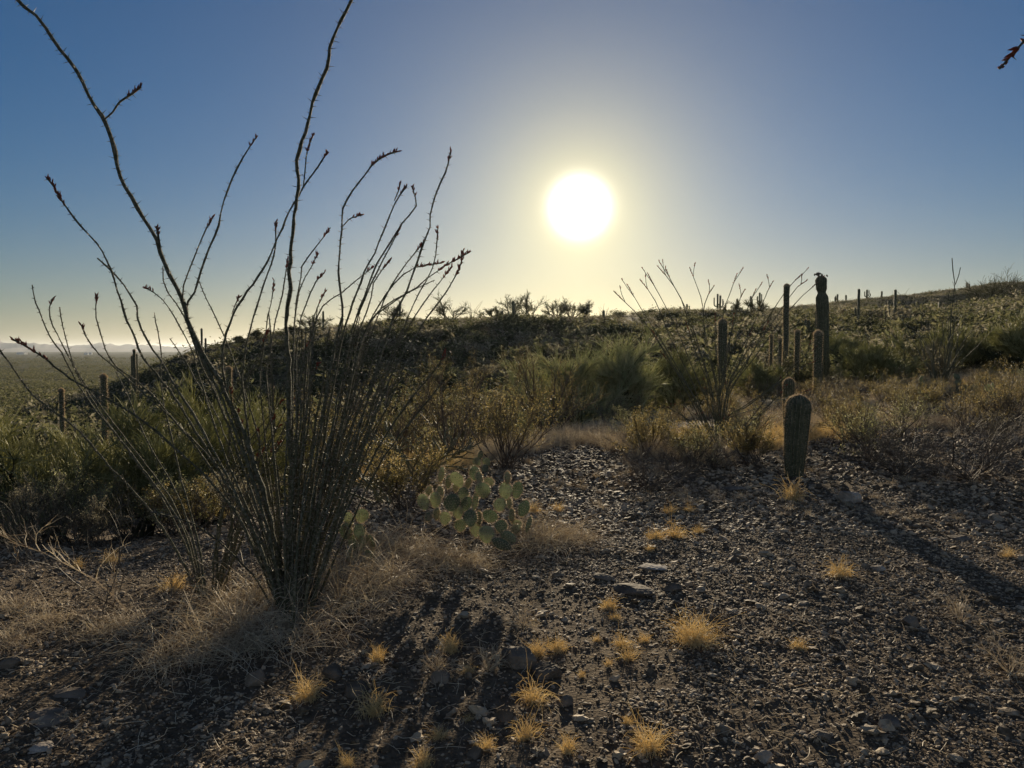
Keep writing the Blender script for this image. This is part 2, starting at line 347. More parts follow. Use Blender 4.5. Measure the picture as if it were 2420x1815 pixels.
# plants, each a thing at its own base --------------------------------------------------------
def palo_verde(name, loc, label, cat, group=None, h=2.4, seed=1, dens=1.0, sc=1, rz=0, tw=.0035, green='verde', spread=1.0, up=.22):
    rg = np.random.default_rng(seed); t = empty(name, loc, label, cat, group, rz, sc)
    n0 = 7; b = np.zeros((n0, 3)); b[:, :2] = rg.normal(size=(n0, 2))*.08
    P0 = strand(rg, b, base_dirs(rg, n0, spread), h*.6, 5, .16, 0)
    P1 = grow(rg, P0, 7, h*.42, .6, up, 4, .25, 1, .15)
    P2 = grow(rg, P1, int(9*dens), h*.26, .75, up, 4, .2, 1, .14)
    P3 = grow(rg, P2, int(9*dens), h*.14, .7, up, 3, .2, 1, .12)
    mb = MB(); mb.tubes(P0, taper(P0, h*.022, h*.01), 6); mb.tubes(P1, taper(P1, h*.009, h*.003), 4)
    mb.build('trunk', M['bark'], t)
    mb = MB(); mb.tubes(P2, taper(P2, tw*1.6, tw*.8), 3); mb.tubes(P3, taper(P3, tw, tw*.4), 3)
    mb.build('crown', M[green], t)
    return t
def creosote(name, loc, label, cat, group=None, h=1.3, seed=1, sc=1, rz=0, nl=12, leafmat='creosote', ls=.014, n0=22):
    rg = np.random.default_rng(seed); t = empty(name, loc, label, cat, group, rz, sc)
    b = np.zeros((n0, 3)); b[:, :2] = rg.normal(size=(n0, 2))*.05
    P0 = strand(rg, b, base_dirs(rg, n0, .9), h*.8, 6, .13, -.05)
    P1 = grow(rg, P0, 6, h*.3, .6, .3, 4, .4, 1, .15); P2 = grow(rg, P1, 5, h*.14, .6, .3, 3, .3, 1, .15)
    mb = MB(); mb.tubes(P0, taper(P0, .009*h, .004*h), 4); mb.tubes(P1, taper(P1, .004*h, .002*h), 3); mb.tubes(P2, taper(P2, .002, .001), 3)
    mb.build('stems', M['twig'], t)
    mb = MB(); mb.quads(leaves(rg, P2, nl, ls, .5, .1, .012)); mb.quads(leaves(rg, P1, nl//2, ls, .5, .4, .012)); mb.build('foliage', M[leafmat], t)
    return t
def dry_shrub(name, loc, label, cat, group=None, h=.8, seed=1, sc=1, rz=0, m='twig', n0=16, k1=6, k2=6, flat=1.0, r=.005):
    rg = np.random.default_rng(seed)
    b = np.zeros((n0, 3)); b[:, :2] = rg.normal(size=(n0, 2))*.05*h
    P0 = strand(rg, b, base_dirs(rg, n0, 1.3*flat), h*.8, 6, .22, .03)
    P1 = grow(rg, P0, k1, h*.35, .8, .15, 4, .25, 1, .25); P2 = grow(rg, P1, k2, h*.18, .8, .1, 3, .2, 1, .25)
    mb = MB(); mb.tubes(P0, taper(P0, r, r*.4), 4); mb.tubes(P1, taper(P1, r*.45, r*.25), 3); mb.tubes(P2, taper(P2, r*.28, r*.12), 3)
    o = mb.build(name, M[m]); o.location = loc; o.rotation_euler = (0, 0, rz); o.scale = (sc, sc, sc)
    return tag(o, label, cat, group)
def tuft_mesh(seed, n=90, h=.12, spread=.9, m='grass', stalks=3, curl=.35, r=.0011, base=.25):
    rg = np.random.default_rng(seed); b = np.zeros((n, 3)); b[:, :2] = rg.normal(size=(n, 2))*base*h*.6
    d = base_dirs(rg, n, spread, .05); P = strand(rg, b, d, h*rg.uniform(.45, 1.1, n), 5, .24, curl, .3)
    mb = MB(); mb.tubes(P, taper(P, r, r*.35), 3)
    if stalks:
        ps = strand(rg, np.zeros((stalks, 3)), base_dirs(rg, stalks, .9), h*1.35, 5, .16, .35); mb.tubes(ps, taper(ps, r*.9, r*.4), 3)
    return mb.mesh('grass_tuft', M[m])
# ------------------------------------------------------------------ gravel: loose stones over the clearing
def ico(sub=0):
    p = (1+5**.5)/2
    V = np.array([[-1, p, 0], [1, p, 0], [-1, -p, 0], [1, -p, 0], [0, -1, p], [0, 1, p], [0, -1, -p], [0, 1, -p], [p, 0, -1], [p, 0, 1], [-p, 0, -1], [-p, 0, 1]], float)
    F = [[0, 11, 5], [0, 5, 1], [0, 1, 7], [0, 7, 10], [0, 10, 11], [1, 5, 9], [5, 11, 4], [11, 10, 2], [10, 7, 6], [7, 1, 8], [3, 9, 4], [3, 4, 2], [3, 2, 6], [3, 6, 8], [3, 8, 9], [4, 9, 5], [2, 4, 11], [6, 2, 10], [8, 6, 7], [9, 8, 1]]
    V = unit(V)
    for _ in range(sub):
        V = list(V); c = {}; G = []
        def mid(a, b):
            k = (min(a, b), max(a, b))
            if k not in c: c[k] = len(V); V.append(unit((V[a]+V[b])/2))
            return c[k]
        for a, b, d in F:
            x, y, z = mid(a, b), mid(b, d), mid(d, a); G += [[a, x, z], [b, y, x], [d, z, y], [x, y, z]]
        F = G; V = np.array(V)
    return V, np.array(F)
IV, IF = ico(0); IV1, IF1 = ico(1)
def stones(n, rmin, rmax, s0, s1, seed, verts=IV, faces=IF, pxr=(-120, 2540), power=1.0, flat=(.3, .75), name='gravel'):
    rg = np.random.default_rng(seed)
    u = rg.random(n); Y = (rmin**power+u*(rmax**power-rmin**power))**(1/power)
    px = rg.uniform(*pxr, n); x = (px-CX)/FPX*Y
    keep = (noise(x*1.7, Y*1.7)+noise(x*.6+9, Y*.6) > -.22)|(rg.random(n) < .38)
    x, Y = x[keep], Y[keep]; n = len(x); z = H(x, Y)
    s = s0*(s1/s0)**(rg.random(n)**2.2)*(.75+.25*Y/4).clip(0, 1.6)
    V = verts[None]*(1+.28*rg.normal(size=(n, len(verts), 1)).clip(-1.5, 1.5))
    sc3 = np.stack([rg.uniform(.8, 1.5, n), rg.uniform(.6, 1.0, n), rg.uniform(*flat, n)], 1)*s[:, None]
    V = V*sc3[:, None]; tl = rg.normal(size=n)*.3; c, s_ = np.cos(tl)[:, None], np.sin(tl)[:, None]
    V = np.stack([V[..., 0]*c-V[..., 2]*s_, V[..., 1], V[..., 0]*s_+V[..., 2]*c], -1)
    a = rg.uniform(0, 2*PI, n); c, s_ = np.cos(a)[:, None], np.sin(a)[:, None]
    V = np.stack([V[..., 0]*c-V[..., 1]*s_, V[..., 0]*s_+V[..., 1]*c, V[..., 2]], -1)
    V += np.stack([x, Y, z+sc3[:, 2]*.35], 1)[:, None]
    return V.reshape(-1, 3), (faces[None]+np.arange(n)[:, None, None]*len(verts)).reshape(-1, 3)
mb = MB()
mb.add(*stones(150000, 2.0, 8, .0045, .015, 1, power=1.5, flat=(.3, .65)))
mb.add(*stones(45000, 6.0, 15, .012, .032, 2, power=1.4, pxr=(500, 2540)))
mb.add(*stones(2600, 2.0, 13, .02, .038, 3, IV1, IF1, power=1.5, flat=(.25, .6)))
tag(mb.build('gravel', M['pebble']), 'loose dark gravel covering the clearing', 'gravel', kind='stuff')
# ------------------------------------------------------------------ ocotillos
def resample(pts, n):
    pts = np.asarray(pts, float); L = np.r_[0, np.cumsum(np.linalg.norm(np.diff(pts, axis=0), axis=1))]; t = np.linspace(0, L[-1], n)
    out = np.stack([np.interp(t, L, pts[:, k]) for k in range(3)], 1)
    for _ in range(1): out[1:-1] = out[1:-1]*.8+(out[:-2]+out[2:])*.1
    return out
def thorns(rg, P, R, step=.02, L=.026):
    seg = np.linalg.norm(np.diff(P, axis=0), axis=1); n = max(4, int(seg.sum()/step)); t = (np.arange(n)+rg.random(n)*.6)/n*(len(P)-1)
    i = np.minimum(t.astype(int), len(P)-2); f = (t-i)[:, None]; c = P[i]*(1-f)+P[i+1]*f; d = unit(P[i+1]-P[i]); a = np.arange(n)*2.4+rg.random(n)
    ref = np.where(np.abs(d[:, 2:3]) < .9, np.array([0, 0, 1.]), np.array([1., 0, 0])); A = unit(np.cross(d, ref)); B = np.cross(d, A)
    o = A*np.cos(a)[:, None]+B*np.sin(a)[:, None]; r = R[i]*(1-f[:, 0])+R[i+1]*f[:, 0]
    return c+o*r[:, None]*.8, o+d*.25, L*rg.uniform(.6, 1.3, n)*np.clip(r/.006, .7, 1.1), .0029+0*r
def bud_quads(rg, P, k=14, size=.019):
    """small upright flower buds crowded along the last stretch of a cane"""
    t = np.sort(rg.uniform(0, 1, k))*(len(P)-1); i = np.minimum(t.astype(int), len(P)-2); f = (t-i)[:, None]; c = P[i]*(1-f)+P[i+1]*f
    d = unit(unit(P[i+1]-P[i])+.9*unit(rg.normal(size=c.shape))+np.array([0, 0, .6])); L = size*rg.uniform(.7, 1.5, k)
    return np.stack([c+d*(L*q)[:, None] for q in (0, .35, .7, 1.15)], 1), np.array([.15, 1, .8, .1])*size*.24
def make_cane(root, pts, r0, r1, seed, buds=0, k=6, step=.018, twigs=(), thornL=.026, label=None):
    rg = np.random.default_rng(seed); base = np.array(root.location)
    P = resample(pts, max(10, int(len(pts)*3)))-base; n = len(P)
    P[1:-1] += rg.normal(size=(n-2, 3))*r0*.17
    R = np.linspace(r0*.85, r1, n)*(1+.14*rg.normal(size=n)).clip(.7, 1.3)
    mb = MB(); mb.tubes(P, R, k); mb.spikes(*thorns(rg, P, R, step, thornL), 1)
    tips = [(P, buds)]
    for tp, br, tb in twigs:
        T = resample(tp, len(tp)*3)-base; TR = np.linspace(br, r1*.8, len(T)); mb.tubes(T, TR, 5); mb.spikes(*thorns(rg, T, TR, step, thornL), 1); tips.append((T, tb))
    o = mb.build('cane', [M['cane'], M['thorn']], root)
    for T, tb in tips:
        if not tb: continue
        m = max(2, min(len(T)-1, int(round(tb/ (np.linalg.norm(T[-1]-T[0])+1e-6)*len(T))))) if tb < 1 else 3
        seg = T[-max(m, 2):]; L = np.linalg.norm(seg[-1]-seg[0]); q, rr = bud_quads(rg, seg, max(6, int(L/.006)))
        bm = MB(); bm.tubes(q, np.broadcast_to(rr, q.shape[:2]), 4); bm.build('bud_cluster', M['bud'], o)
    return o
def cane_path(px, base, Yb, Yt):
    """points of a cane read from tip to foot; distance eases from tip to base"""
    px = np.asarray(px, float); L = np.r_[0, np.cumsum(np.linalg.norm(np.diff(px, axis=0), axis=1))]; t = L/L[-1]
    return [at(x, y, Yt+(Yb-Yt)*tt**.8) for (x, y), tt in zip(px, t)][::-1]
OB = ground(690, 1452); OB[2] = gz(OB[0], OB[1]); YB = OB[1]
oc = empty('ocotillo', tuple(OB), 'tall ocotillo with many thorny canes fanning out left of the clearing, two thick ones leaving the top of the frame', 'ocotillo', 'ocotillo plants')
oc['label'] = 'largest ocotillo, dense fan of thorny canes rising from dry straw in front'
B0 = (690, 1452)
CN = [ # (points tip->foot, tip distance offset, foot radius, tip radius, bud length)
 ([(0,-60),(38,0),(87,41),(130,98),(184,171),(217,244),(247,282),(271,347),(282,418),(320,483),(369,564),(390,629),(434,710),(450,775),(488,851),(520,900),(570,1010),(620,1150),(655,1300),(684,1445)], -.3, .017, .0085, 0),
 ([(850,-40),(833,0),(804,55),(782,109),(771,164),(750,219),(740,240),(730,289),(717,331),(702,365),(702,398),(706,445),(698,487),(694,538),(688,597),(686,643),(686,689),(679,727),(677,770),(681,824),(684,900),(684,1040),(688,1200),(692,1450)], -.35, .017, .008, 0),
 ([(775,358),(762,381),(740,411),(717,440),(705,470),(681,504),(665,542),(648,580),(631,622),(605,660),(580,694),(555,736),(538,778),(527,820),(525,875),(545,960),(590,1100),(640,1280),(682,1450)], .1, .011, .004, .05),
 ([(652,523),(654,563),(648,605),(635,643),(622,677),(605,727),(591,778),(580,824),(570,883),(590,1050),(640,1250),(680,1450)], .3, .009, .004, .08),
 ([(648,662),(645,694),(633,744),(627,786),(622,833),(612,883),(630,1080),(660,1300),(682,1450)], .4, .008, .003, .1),
 ([(681,609),(673,660),(667,706),(652,748),(645,795),(628,875),(645,1050),(670,1290),(690,1450)], .5, .008, .003, .06),
 ([(943,357),(922,362),(892,375),(867,407),(837,445),(808,491),(810,533),(802,592),(800,656),(806,706),(810,744),(800,778),(775,900),(745,1100),(715,1300),(700,1450)], .1, .012, .004, .2),
 ([(962,438),(949,457),(935,474),(922,508),(905,550),(884,601),(863,635),(854,668),(837,706),(821,753),(808,800),(790,900),(750,1130),(705,1450)], .2, .011, .004, .1),
 ([(973,440),(981,462),(989,483),(964,512),(943,538),(918,580),(892,618),(876,660),(859,706),(837,761),(800,930),(755,1180),(712,1450)], .3, .010, .0035, .1),
 ([(949,533),(939,550),(918,592),(897,630),(884,656),(867,694),(846,744),(815,900),(765,1150),(708,1450)], .35, .009, .0035, .06),
 ([(924,613),(892,647),(882,664),(876,719),(854,761),(820,930),(770,1180),(712,1450)], .5, .008, .003, .05),
 ([(1065,358),(1063,386),(1049,419),(1030,457),(1017,495),(1017,538),(1002,571),(989,609),(977,647),(964,685),(943,719),(926,761),(880,900),(800,1200),(722,1450)], 0, .011, .004, .15),
 ([(1035,538),(1034,571),(1030,613),(1019,643),(998,677),(977,719),(960,761),(900,920),(810,1220),(724,1450)], .25, .009, .003, .15),
 ([(1108,597),(1091,607),(1061,622),(1027,645),(998,668),(960,694),(922,719),(888,744),(863,775),(830,900),(780,1150),(716,1450)], -.1, .010, .0035, .25),
 ([(1093,609),(1084,639),(1065,677),(1036,715),(1011,744),(985,791),(956,833),(922,892),(850,1080),(780,1280),(726,1450)], .1, .010, .0035, .2),
 ([(1068,630),(1044,660),(1011,702),(977,753),(951,799),(890,950),(800,1230),(720,1450)], .4, .008, .003, .12),
 ([(1044,622),(1011,626),(977,632),(947,651),(918,685),(892,727),(867,765),(830,920),(770,1200),(712,1450)], .3, .009, .003, .2),
 ([(1027,662),(985,681),(943,702),(905,723),(871,761),(830,930),(765,1220),(710,1450)], .6, .008, .003, 0),
 ([(1002,571),(985,592),(964,618),(943,647),(910,700),(880,780),(820,1000),(760,1250),(715,1450)], .5, .008, .003, .08),
 ([(781,538),(757,571),(732,601),(711,628),(711,660),(703,698),(698,740),(694,791),(690,960),(686,1250),(692,1450)], .35, .009, .003, .1),
 ([(751,599),(740,625),(715,664),(702,700),(697,760),(692,900),(692,1250),(696,1450)], .6, .007, .003, .1),
 ([(768,643),(753,649),(736,685),(715,736),(707,770),(700,833),(702,1000),(700,1250),(700,1450)], .2, .009, .003, .06),
 ([(768,690),(753,719),(742,748),(730,800),(722,900),(712,1150),(700,1450)], .7, .007, .003, .03),
 ([(882,631),(858,650),(832,670),(812,690),(787,702),(760,725),(748,750),(735,810),(725,930),(712,1180),(702,1450)], .7, .008, .003, .12),
 ([(1052,834),(1034,870),(985,924),(941,985),(897,1050),(853,1138),(810,1225),(766,1335),(732,1446)], -.5, .009, .004, .13),
 ([(1047,899),(1017,941),(963,1006),(908,1078),(864,1160),(800,1300),(738,1448)], -.3, .008, .004, 0),
 ([(605,325),(586,352),(564,385),(548,423),(526,483),(515,542),(483,613),(461,689),(437,718),(445,770),(478,850),(520,930),(580,1080),(640,1270),(678,1450)], -.1, .011, .004, .12),
 ([(504,512),(493,529),(472,575),(450,634),(426,689),(440,760),(470,850),(530,980),(600,1180),(674,1450)], -.2, .009, .003, .08),
 ([(111,420),(130,445),(146,477),(174,515),(211,556),(239,586),(260,634),(282,694),(296,748),(320,803),(336,846),(380,895),(425,955),(500,1080),(575,1210),(640,1350),(676,1450)], -.4, .011, .004, .22),
 ([(230,610),(266,640),(298,683),(325,721),(325,759),(347,808),(380,851),(404,895),(470,1000),(545,1140),(615,1290),(674,1450)], -.2, .010, .004, 0),
 ([(30,802),(63,819),(97,840),(139,874),(177,903),(219,924),(270,950),(321,983),(367,1017),(405,1051),(447,1089),(485,1123),(527,1173),(565,1220),(620,1340),(668,1446)], -.6, .010, .004, .2),
 ([(192,768),(203,798),(224,827),(253,853),(290,885),(340,930),(400,980),(460,1050),(520,1140),(590,1270),(672,1450)], -.1, .009, .003, .06),
 ([(344,680),(380,701),(405,734),(430,781),(456,827),(464,869),(481,920),(498,979),(540,1100),(620,1280),(680,1450)], .2, .009, .003, .15),
 ([(401,800),(422,831),(443,861),(464,903),(489,937),(515,987),(540,1051),(590,1180),(650,1330),(685,1450)], .4, .008, .003, 0),
 ([(470,663),(481,696),(502,734),(523,781),(540,819),(561,878),(582,937),(603,1000),(640,1180),(690,1450)], .5, .009, .003, 0),
 ([(385,629),(386,683),(412,710),(434,740),(452,800),(500,900),(560,1060),(630,1270),(684,1450)], .1, .009, .003, 0),
 ([(228,699),(224,739),(236,785),(253,840),(274,869),(329,903),(380,954),(426,1009),(473,1055),(510,1100),(580,1220),(666,1448)], 0, .009, .003, .05),
 ([(354,1209),(401,1220),(456,1236),(506,1270),(549,1308),(600,1360),(652,1420)], -.9, .006, .003, 0),
]
TW = {0: [([(247,282),(266,266),(282,241),(312,222),(333,205)], .0045, .12), ([(382,600),(374,560),(371,534)], .004, .06)],
      2: [([(717,440),(721,402),(724,365),(730,343),(740,320)], .004, .12), ([(548,742),(556,720),(566,700)], .003, .05)],
      6: [([(810,535),(827,516),(856,508)], .0035, .07)], 7: [([(932,474),(943,449),(947,428)], .0035, .07)],
      14: [([(1091,607),(1095,590)], .003, .04)]}
for i, (pp, dt, r0, r1, bl) in enumerate(CN):
    Yt = YB+dt; fan = (pp[-1][0]-690)/FPX*YB
    pts = cane_path(pp, OB, YB+.12*math.sin(i*2.1), Yt); z0 = gz(pts[0][0], pts[0][1]); pts[0][2] = z0-.03
    tws = []
    for tp, br, tb in TW.get(i, ()):
        L = np.array([p[1] for p in pp]); j = int(np.argmin([abs(p[0]-tp[0][0])+abs(p[1]-tp[0][1]) for p in pp])); Yj = pts[::-1][j][1]
        tws.append(([at(x, y, Yj-.01*q) for q, (x, y) in enumerate(tp)], br, tb))
    make_cane(oc, pts, r0, r1, 100+i, bl, 6, .017, tws)
def radial_ocotillo(loc, label, seed, n, h, az=(0, 2*PI), r0=.01, step=.03, k=5, budl=.1, cat='ocotillo', spread=.55, root=None, forks=.3, hmin=.55, thornL=.026, toward=None):
    rg = np.random.default_rng(seed); t = root or empty('ocotillo', tuple(loc), label, cat, 'ocotillo plants'); loc = np.array(loc)
    for i in range(n):
        a = rg.uniform(*az); s = spread*math.sqrt(rg.uniform(.02, 1)); L = h*rg.uniform(hmin, 1)
        d = unit(np.array([math.sin(a)*s, math.cos(a)*s, 1.])); p = loc+np.array([math.sin(a), math.cos(a), 0])*rg.uniform(.01, .1)+np.array([0, 0, -.04]); pts = [p]; m = 11
        for q in range(m):
            bend = .13*rg.normal(size=3); bend[2] = .02; d = unit(d+bend*(.4+q/m)+np.array([math.sin(a), math.cos(a), 0])*.03); p = p+d*L/m; pts.append(p)
        tws = []
        if rg.random() < forks:
            q = rg.integers(6, 10); dd = unit(unit(pts[q+1]-pts[q])+.5*rg.normal(size=3)); w = [pts[q]]
            for _ in range(4): dd = unit(dd+.15*rg.normal(size=3)+np.array([0, 0, .15])); w.append(w[-1]+dd*L*.06)
            tws.append((w, r0*.45, budl))
        make_cane(t, pts, r0*rg.uniform(.7, 1.1), r0*.3, seed*100+i, budl if rg.random() < .7 else 0, k, step, tws, thornL)
    return t
# the close canes that fill the right half of the big fan
rgf = np.random.default_rng(77)
for i in range(36):
    tx = rgf.uniform(600, 1000); ty = rgf.uniform(720, 900)+abs(tx-760)*.1; dz = rgf.uniform(-.25, .8); fx = 690+(tx-790)*.16
    mx_ = fx+(tx-fx)*.42; px_ = [(tx, ty)]+[(tx+(mx_-tx)*q+rgf.normal()*4, ty+(1130-ty)*q) for q in (.2, .4, .6, .8, 1)]+[(fx+(mx_-fx)*.35, 1300), (fx, 1448)]
    pts = cane_path(px_, OB, YB+.15*rgf.normal(), YB+dz); pts[0][2] = gz(pts[0][0], pts[0][1])-.03
    make_cane(oc, pts, rgf.uniform(.008, .012), .0035, 300+i, 0, 5, .02)
# second ocotillo, behind and left of the big one
O2 = ground(492, 1405); O2[2] = gz(O2[0], O2[1])
oc2 = empty('ocotillo', tuple(O2), 'smaller ocotillo behind the largest one, canes leaning far to the left', 'ocotillo', 'ocotillo plants')
C2 = [([(76,673),(82,709),(93,734),(114,789),(143,831),(169,878),(186,912),(219,962),(270,1021),(321,1085),(367,1148),(405,1199),(439,1262),(475,1395)], -.1, .009, .003, 0),
 ([(124,706),(112,734),(93,738)][:2]+[(112,734),(127,777),(148,815),(169,853),(190,899),(240,980),(310,1075),(380,1170),(440,1290),(480,1398)], 0, .008, .003, .12),
 ([(141,726),(146,764),(158,806),(169,848),(181,878),(203,912),(260,990),(330,1080),(400,1170),(450,1280),(482,1395)], .15, .008, .003, 0),
 ([(-40,770),(0,829),(25,861),(59,912),(101,954),(143,983),(186,1017),(219,1055),(262,1106),(304,1148),(350,1199),(380,1241),(414,1296),(439,1342),(472,1400)], -.3, .009, .004, .1),
 ([(274,878),(295,920),(312,962),(338,1021),(363,1072),(392,1118),(422,1173),(447,1241),(464,1308),(482,1395)], .1, .008, .003, 0),
 ([(365,739),(371,777),(380,819),(380,903),(388,966),(405,1030),(422,1106),(439,1169),(456,1232),(473,1308),(490,1400)], .2, .009, .003, 0)]
for i, (pp, dt, r0, r1, bl) in enumerate(C2):
    pts = cane_path(pp, O2, O2[1]+.05*math.sin(i), O2[1]+dt); pts[0][2] = gz(pts[0][0], pts[0][1])-.03
    make_cane(oc2, pts, r0, r1, 400+i, bl, 6, .017)
C2b = radial_ocotillo(O2, None, 5, 16, 1.75, (.2, 2.6), .008, .024, 5, .06, root=oc2, spread=.33)
# ocotillo beside the camera on the right: one long cane arches over into the corner of the picture
O3 = np.array([2.15, .55, 0.]); O3[2] = gz(O3[0], O3[1])
oc3 = empty('ocotillo', tuple(O3), 'ocotillo outside the right edge, only a budding cane tip showing in the corner', 'ocotillo', 'ocotillo plants')
tip = [at(2362, 163, 2.3), at(2380, 128, 2.28), at(2402, 100, 2.25), at(2424, 84, 2.2)]
arc = [O3+np.array([0, 0, -.04]), O3+np.array([.1, .15, .7]), O3+np.array([.12, .4, 1.4]), np.array([2.15, 1.35, 2.25]), np.array([1.98, 1.85, 2.55]), at(2500, 40, 2.1)]+tip[::-1]
make_cane(oc3, arc, .011, .003, 501, .22, 6, .02)
for i, a in enumerate((1.2, 1.9, 2.6, 3.3)):
    d = np.array([math.sin(a)*.35, math.cos(a)*.35, 1]); pts = [O3+d*q*.32+np.array([0, 0, -.04])+.02*q*np.array([math.sin(q+i), math.cos(q), 0]) for q in range(8)]
    make_cane(oc3, pts, .010, .004, 510+i, .1, 6, .02)
def px_scale(Y): return Y/FPX
def place(px, Y): return spot(px, Y)
# middle distance ocotillo on the right, leaning canes both ways
p = place(1700, 11.5)
oc4 = empty('ocotillo', tuple(p), 'wide spreading ocotillo behind the two young cacti, tips against the sky', 'ocotillo', 'ocotillo plants')
tips4 = [((1450,688),(1500,735),(1545,790),(1600,880)), ((1482,672),(1515,730),(1560,800),(1620,900)), ((1512,660),(1545,700),(1580,790),(1640,910)), ((1530,645),(1560,700),(1592,760),(1650,900)), ((1553,628),(1590,670),(1625,735),(1670,880)),
 ((1572,632),(1585,665),(1610,705),(1640,800),(1680,900)), ((1630,633),(1645,670),(1660,710),(1665,800),(1695,920)), ((1688,675),(1668,702),(1660,745),(1675,830),(1698,920)), ((1742,647),(1730,680),(1712,725),(1700,800),(1700,900)), ((1760,685),(1745,712),(1735,760),(1715,840),(1702,920)),
 ((1787,682),(1770,720),(1745,790),(1715,870),(1703,930)), ((1827,665),(1812,690),(1805,712),(1770,790),(1720,890)), ((1897,647),(1870,670),(1840,712),(1790,790),(1722,900)), ((1908,662),(1880,680),(1840,740),(1780,830),(1716,920)), ((1935,665),(1890,705),(1850,750),(1780,850),(1714,930)),
 ((1930,820),(1880,860),(1830,910),(1760,960),(1715,985)), ((1925,855),(1880,875),(1820,920),(1760,965),(1712,985)), ((1918,920),(1860,940),(1790,965),(1712,990)), ((1560,830),(1600,880),(1650,950)), ((1540,780),(1590,860),(1650,950)), ((1735,740),(1725,800),(1712,880)), ((1690,740),(1690,820),(1700,900)), ((1815,760),(1775,840),(1722,930)), ((1620,760),(1650,850),(1690,940)), ((1780,770),(1750,850),(1715,930))]
for i, tp in enumerate(tips4):
    r = np.random.default_rng(i+60); tp = list(tp)+[(1700+(i % 7-3)*3, 1040)]
    Yt = p[1]+r.uniform(-.9, .9); pts = cane_path(tp, p, p[1], Yt); pts[0] = p+np.array([r.normal()*.06, r.normal()*.06, -.05])
    tw = []
    if i < 16:
        a = np.array(pts[-2]); b = np.array(pts[-1]); s0 = a*.55+b*.45; dd = b-a
        tw = [([s0, s0+dd*.3+np.array([.04*(-1)**i, 0, .03]), s0+dd*.55+np.array([.09*(-1)**i, 0, .09])], .005, .1)]
    make_cane(oc4, pts, .012, .005, 600+i, .12, 4, .06, tw, .02)
def auto_ocotillo(px, Y, top, n, seed, label, spread=.35, r0=None):
    q = place(px, Y); h = at(px, top, Y)[2]-q[2]
    return radial_ocotillo(q, label, seed, n, h*1.04, (0, 2*PI), r0 or max(.010, Y*.00042), .25, 3, 0, spread=spread, forks=.25, thornL=.02)
auto_ocotillo(2222, 21, 655, 24, 21, 'ocotillo with one tall thin cane, rising from grass near the right edge', .38, .022)
t222 = [o for o in bpy.data.objects if o.get('label', '').startswith('ocotillo with one tall')][0]
make_cane(t222, cane_path([(2250,610),(2252,640),(2258,672),(2250,720),(2246,780),(2238,840),(2225,905)], None, 21, 21.2), .022, .012, 2222, 0, 4, .2, [([at(2258,672,21.1), at(2266,650,21.1), at(2270,632,21)], .012, 0)], .03)
for _o in [radial_ocotillo(p, None, 61, 26, 1.5, (0, 2*PI), .012, .05, 4, .05, root=oc4, spread=1.0, hmin=.4, thornL=.02)]: pass
auto_ocotillo(2118, 95, 662, 3, 22, 'lone thin ocotillo on the brushy slope right of the tall saguaros', .2)
auto_ocotillo(1010+105, 104, 702, 7, 23, 'sparse ocotillo on the ridge crest just left of the crest tree with the saguaro', .45)
auto_ocotillo(1302, 104, 692, 10, 24, 'feathery ocotillo on the crest below the sun, right of the crest tree with the saguaro', .6)
auto_ocotillo(1430, 106, 716, 9, 25, 'ocotillo on the crest right of the low twin trees below the sun', .6)
auto_ocotillo(1462, 108, 722, 9, 26, 'pale ocotillo in the low saddle of the ridge right of the sun', .6)
auto_ocotillo(1090, 17, 890, 5, 27, 'few bare pale ocotillo canes behind the golden creosote bush', .25, .008)
# ------------------------------------------------------------------ saguaros and young cacti
def column(mb, sp, path, R, ribs, k, rg, spine=True, top=1.0, spL=.03, spn=26, fuzz=1, rk=1):
    """ribbed column swept along path with a rounded crown; spines go in bunches along every rib"""
    P = np.asarray(path, float); n = len(P); T = unit(np.gradient(P, axis=0)); ref = np.array([0., 1, 0]); A = unit(np.cross(ref, T)); B = np.cross(T, A)
    th = np.arange(k)*2*PI/k; prof = 1+.085*np.cos(th*ribs)-.03
    V = P[:, None]+R[:, None, None]*prof[None, :, None]*(A[:, None]*np.cos(th)[None, :, None]+B[:, None]*np.sin(th)[None, :, None])
    idx = np.arange(n*k).reshape(n, k); F = np.stack([idx[:-1], np.roll(idx[:-1], -1, 1), np.roll(idx[1:], -1, 1), idx[1:]], -1).reshape(-1, 4)
    mb.add(V, F)
    if sp is not None:
        L = np.linalg.norm(P[-1]-P[0]); m = max(6, int(L/(spL*1.05))); t = np.repeat(np.linspace(.02, .995, m), ribs)*(n-1); a = np.tile(np.arange(ribs)*2*PI/ribs, m)
        t = np.clip(np.repeat(t, fuzz)+rg.uniform(-.5, .5, len(t)*fuzz)*(n-1)/m, 0, n-1.001); a = np.repeat(a, fuzz); i = np.minimum(t.astype(int), n-2); f = (t-i)[:, None]
        c = P[i]*(1-f)+P[i+1]*f; r = (R[i]*(1-f[:, 0])+R[i+1]*f[:, 0])*1.05; rad = A[i]*np.cos(a)[:, None]+B[i]*np.sin(a)[:, None]
        up = ((R[i]-R[i+1])/(np.linalg.norm(P[i+1]-P[i], axis=1)+1e-5)).clip(-.3, 3)[:, None]
        d = unit(rad+T[i]*up)+.65*rg.normal(size=c.shape)
        sp.spikes(c+rad*r[:, None], d, spL*rg.uniform(.6, 1.3, len(c)), np.maximum(.0013, spL*.05)*rk)
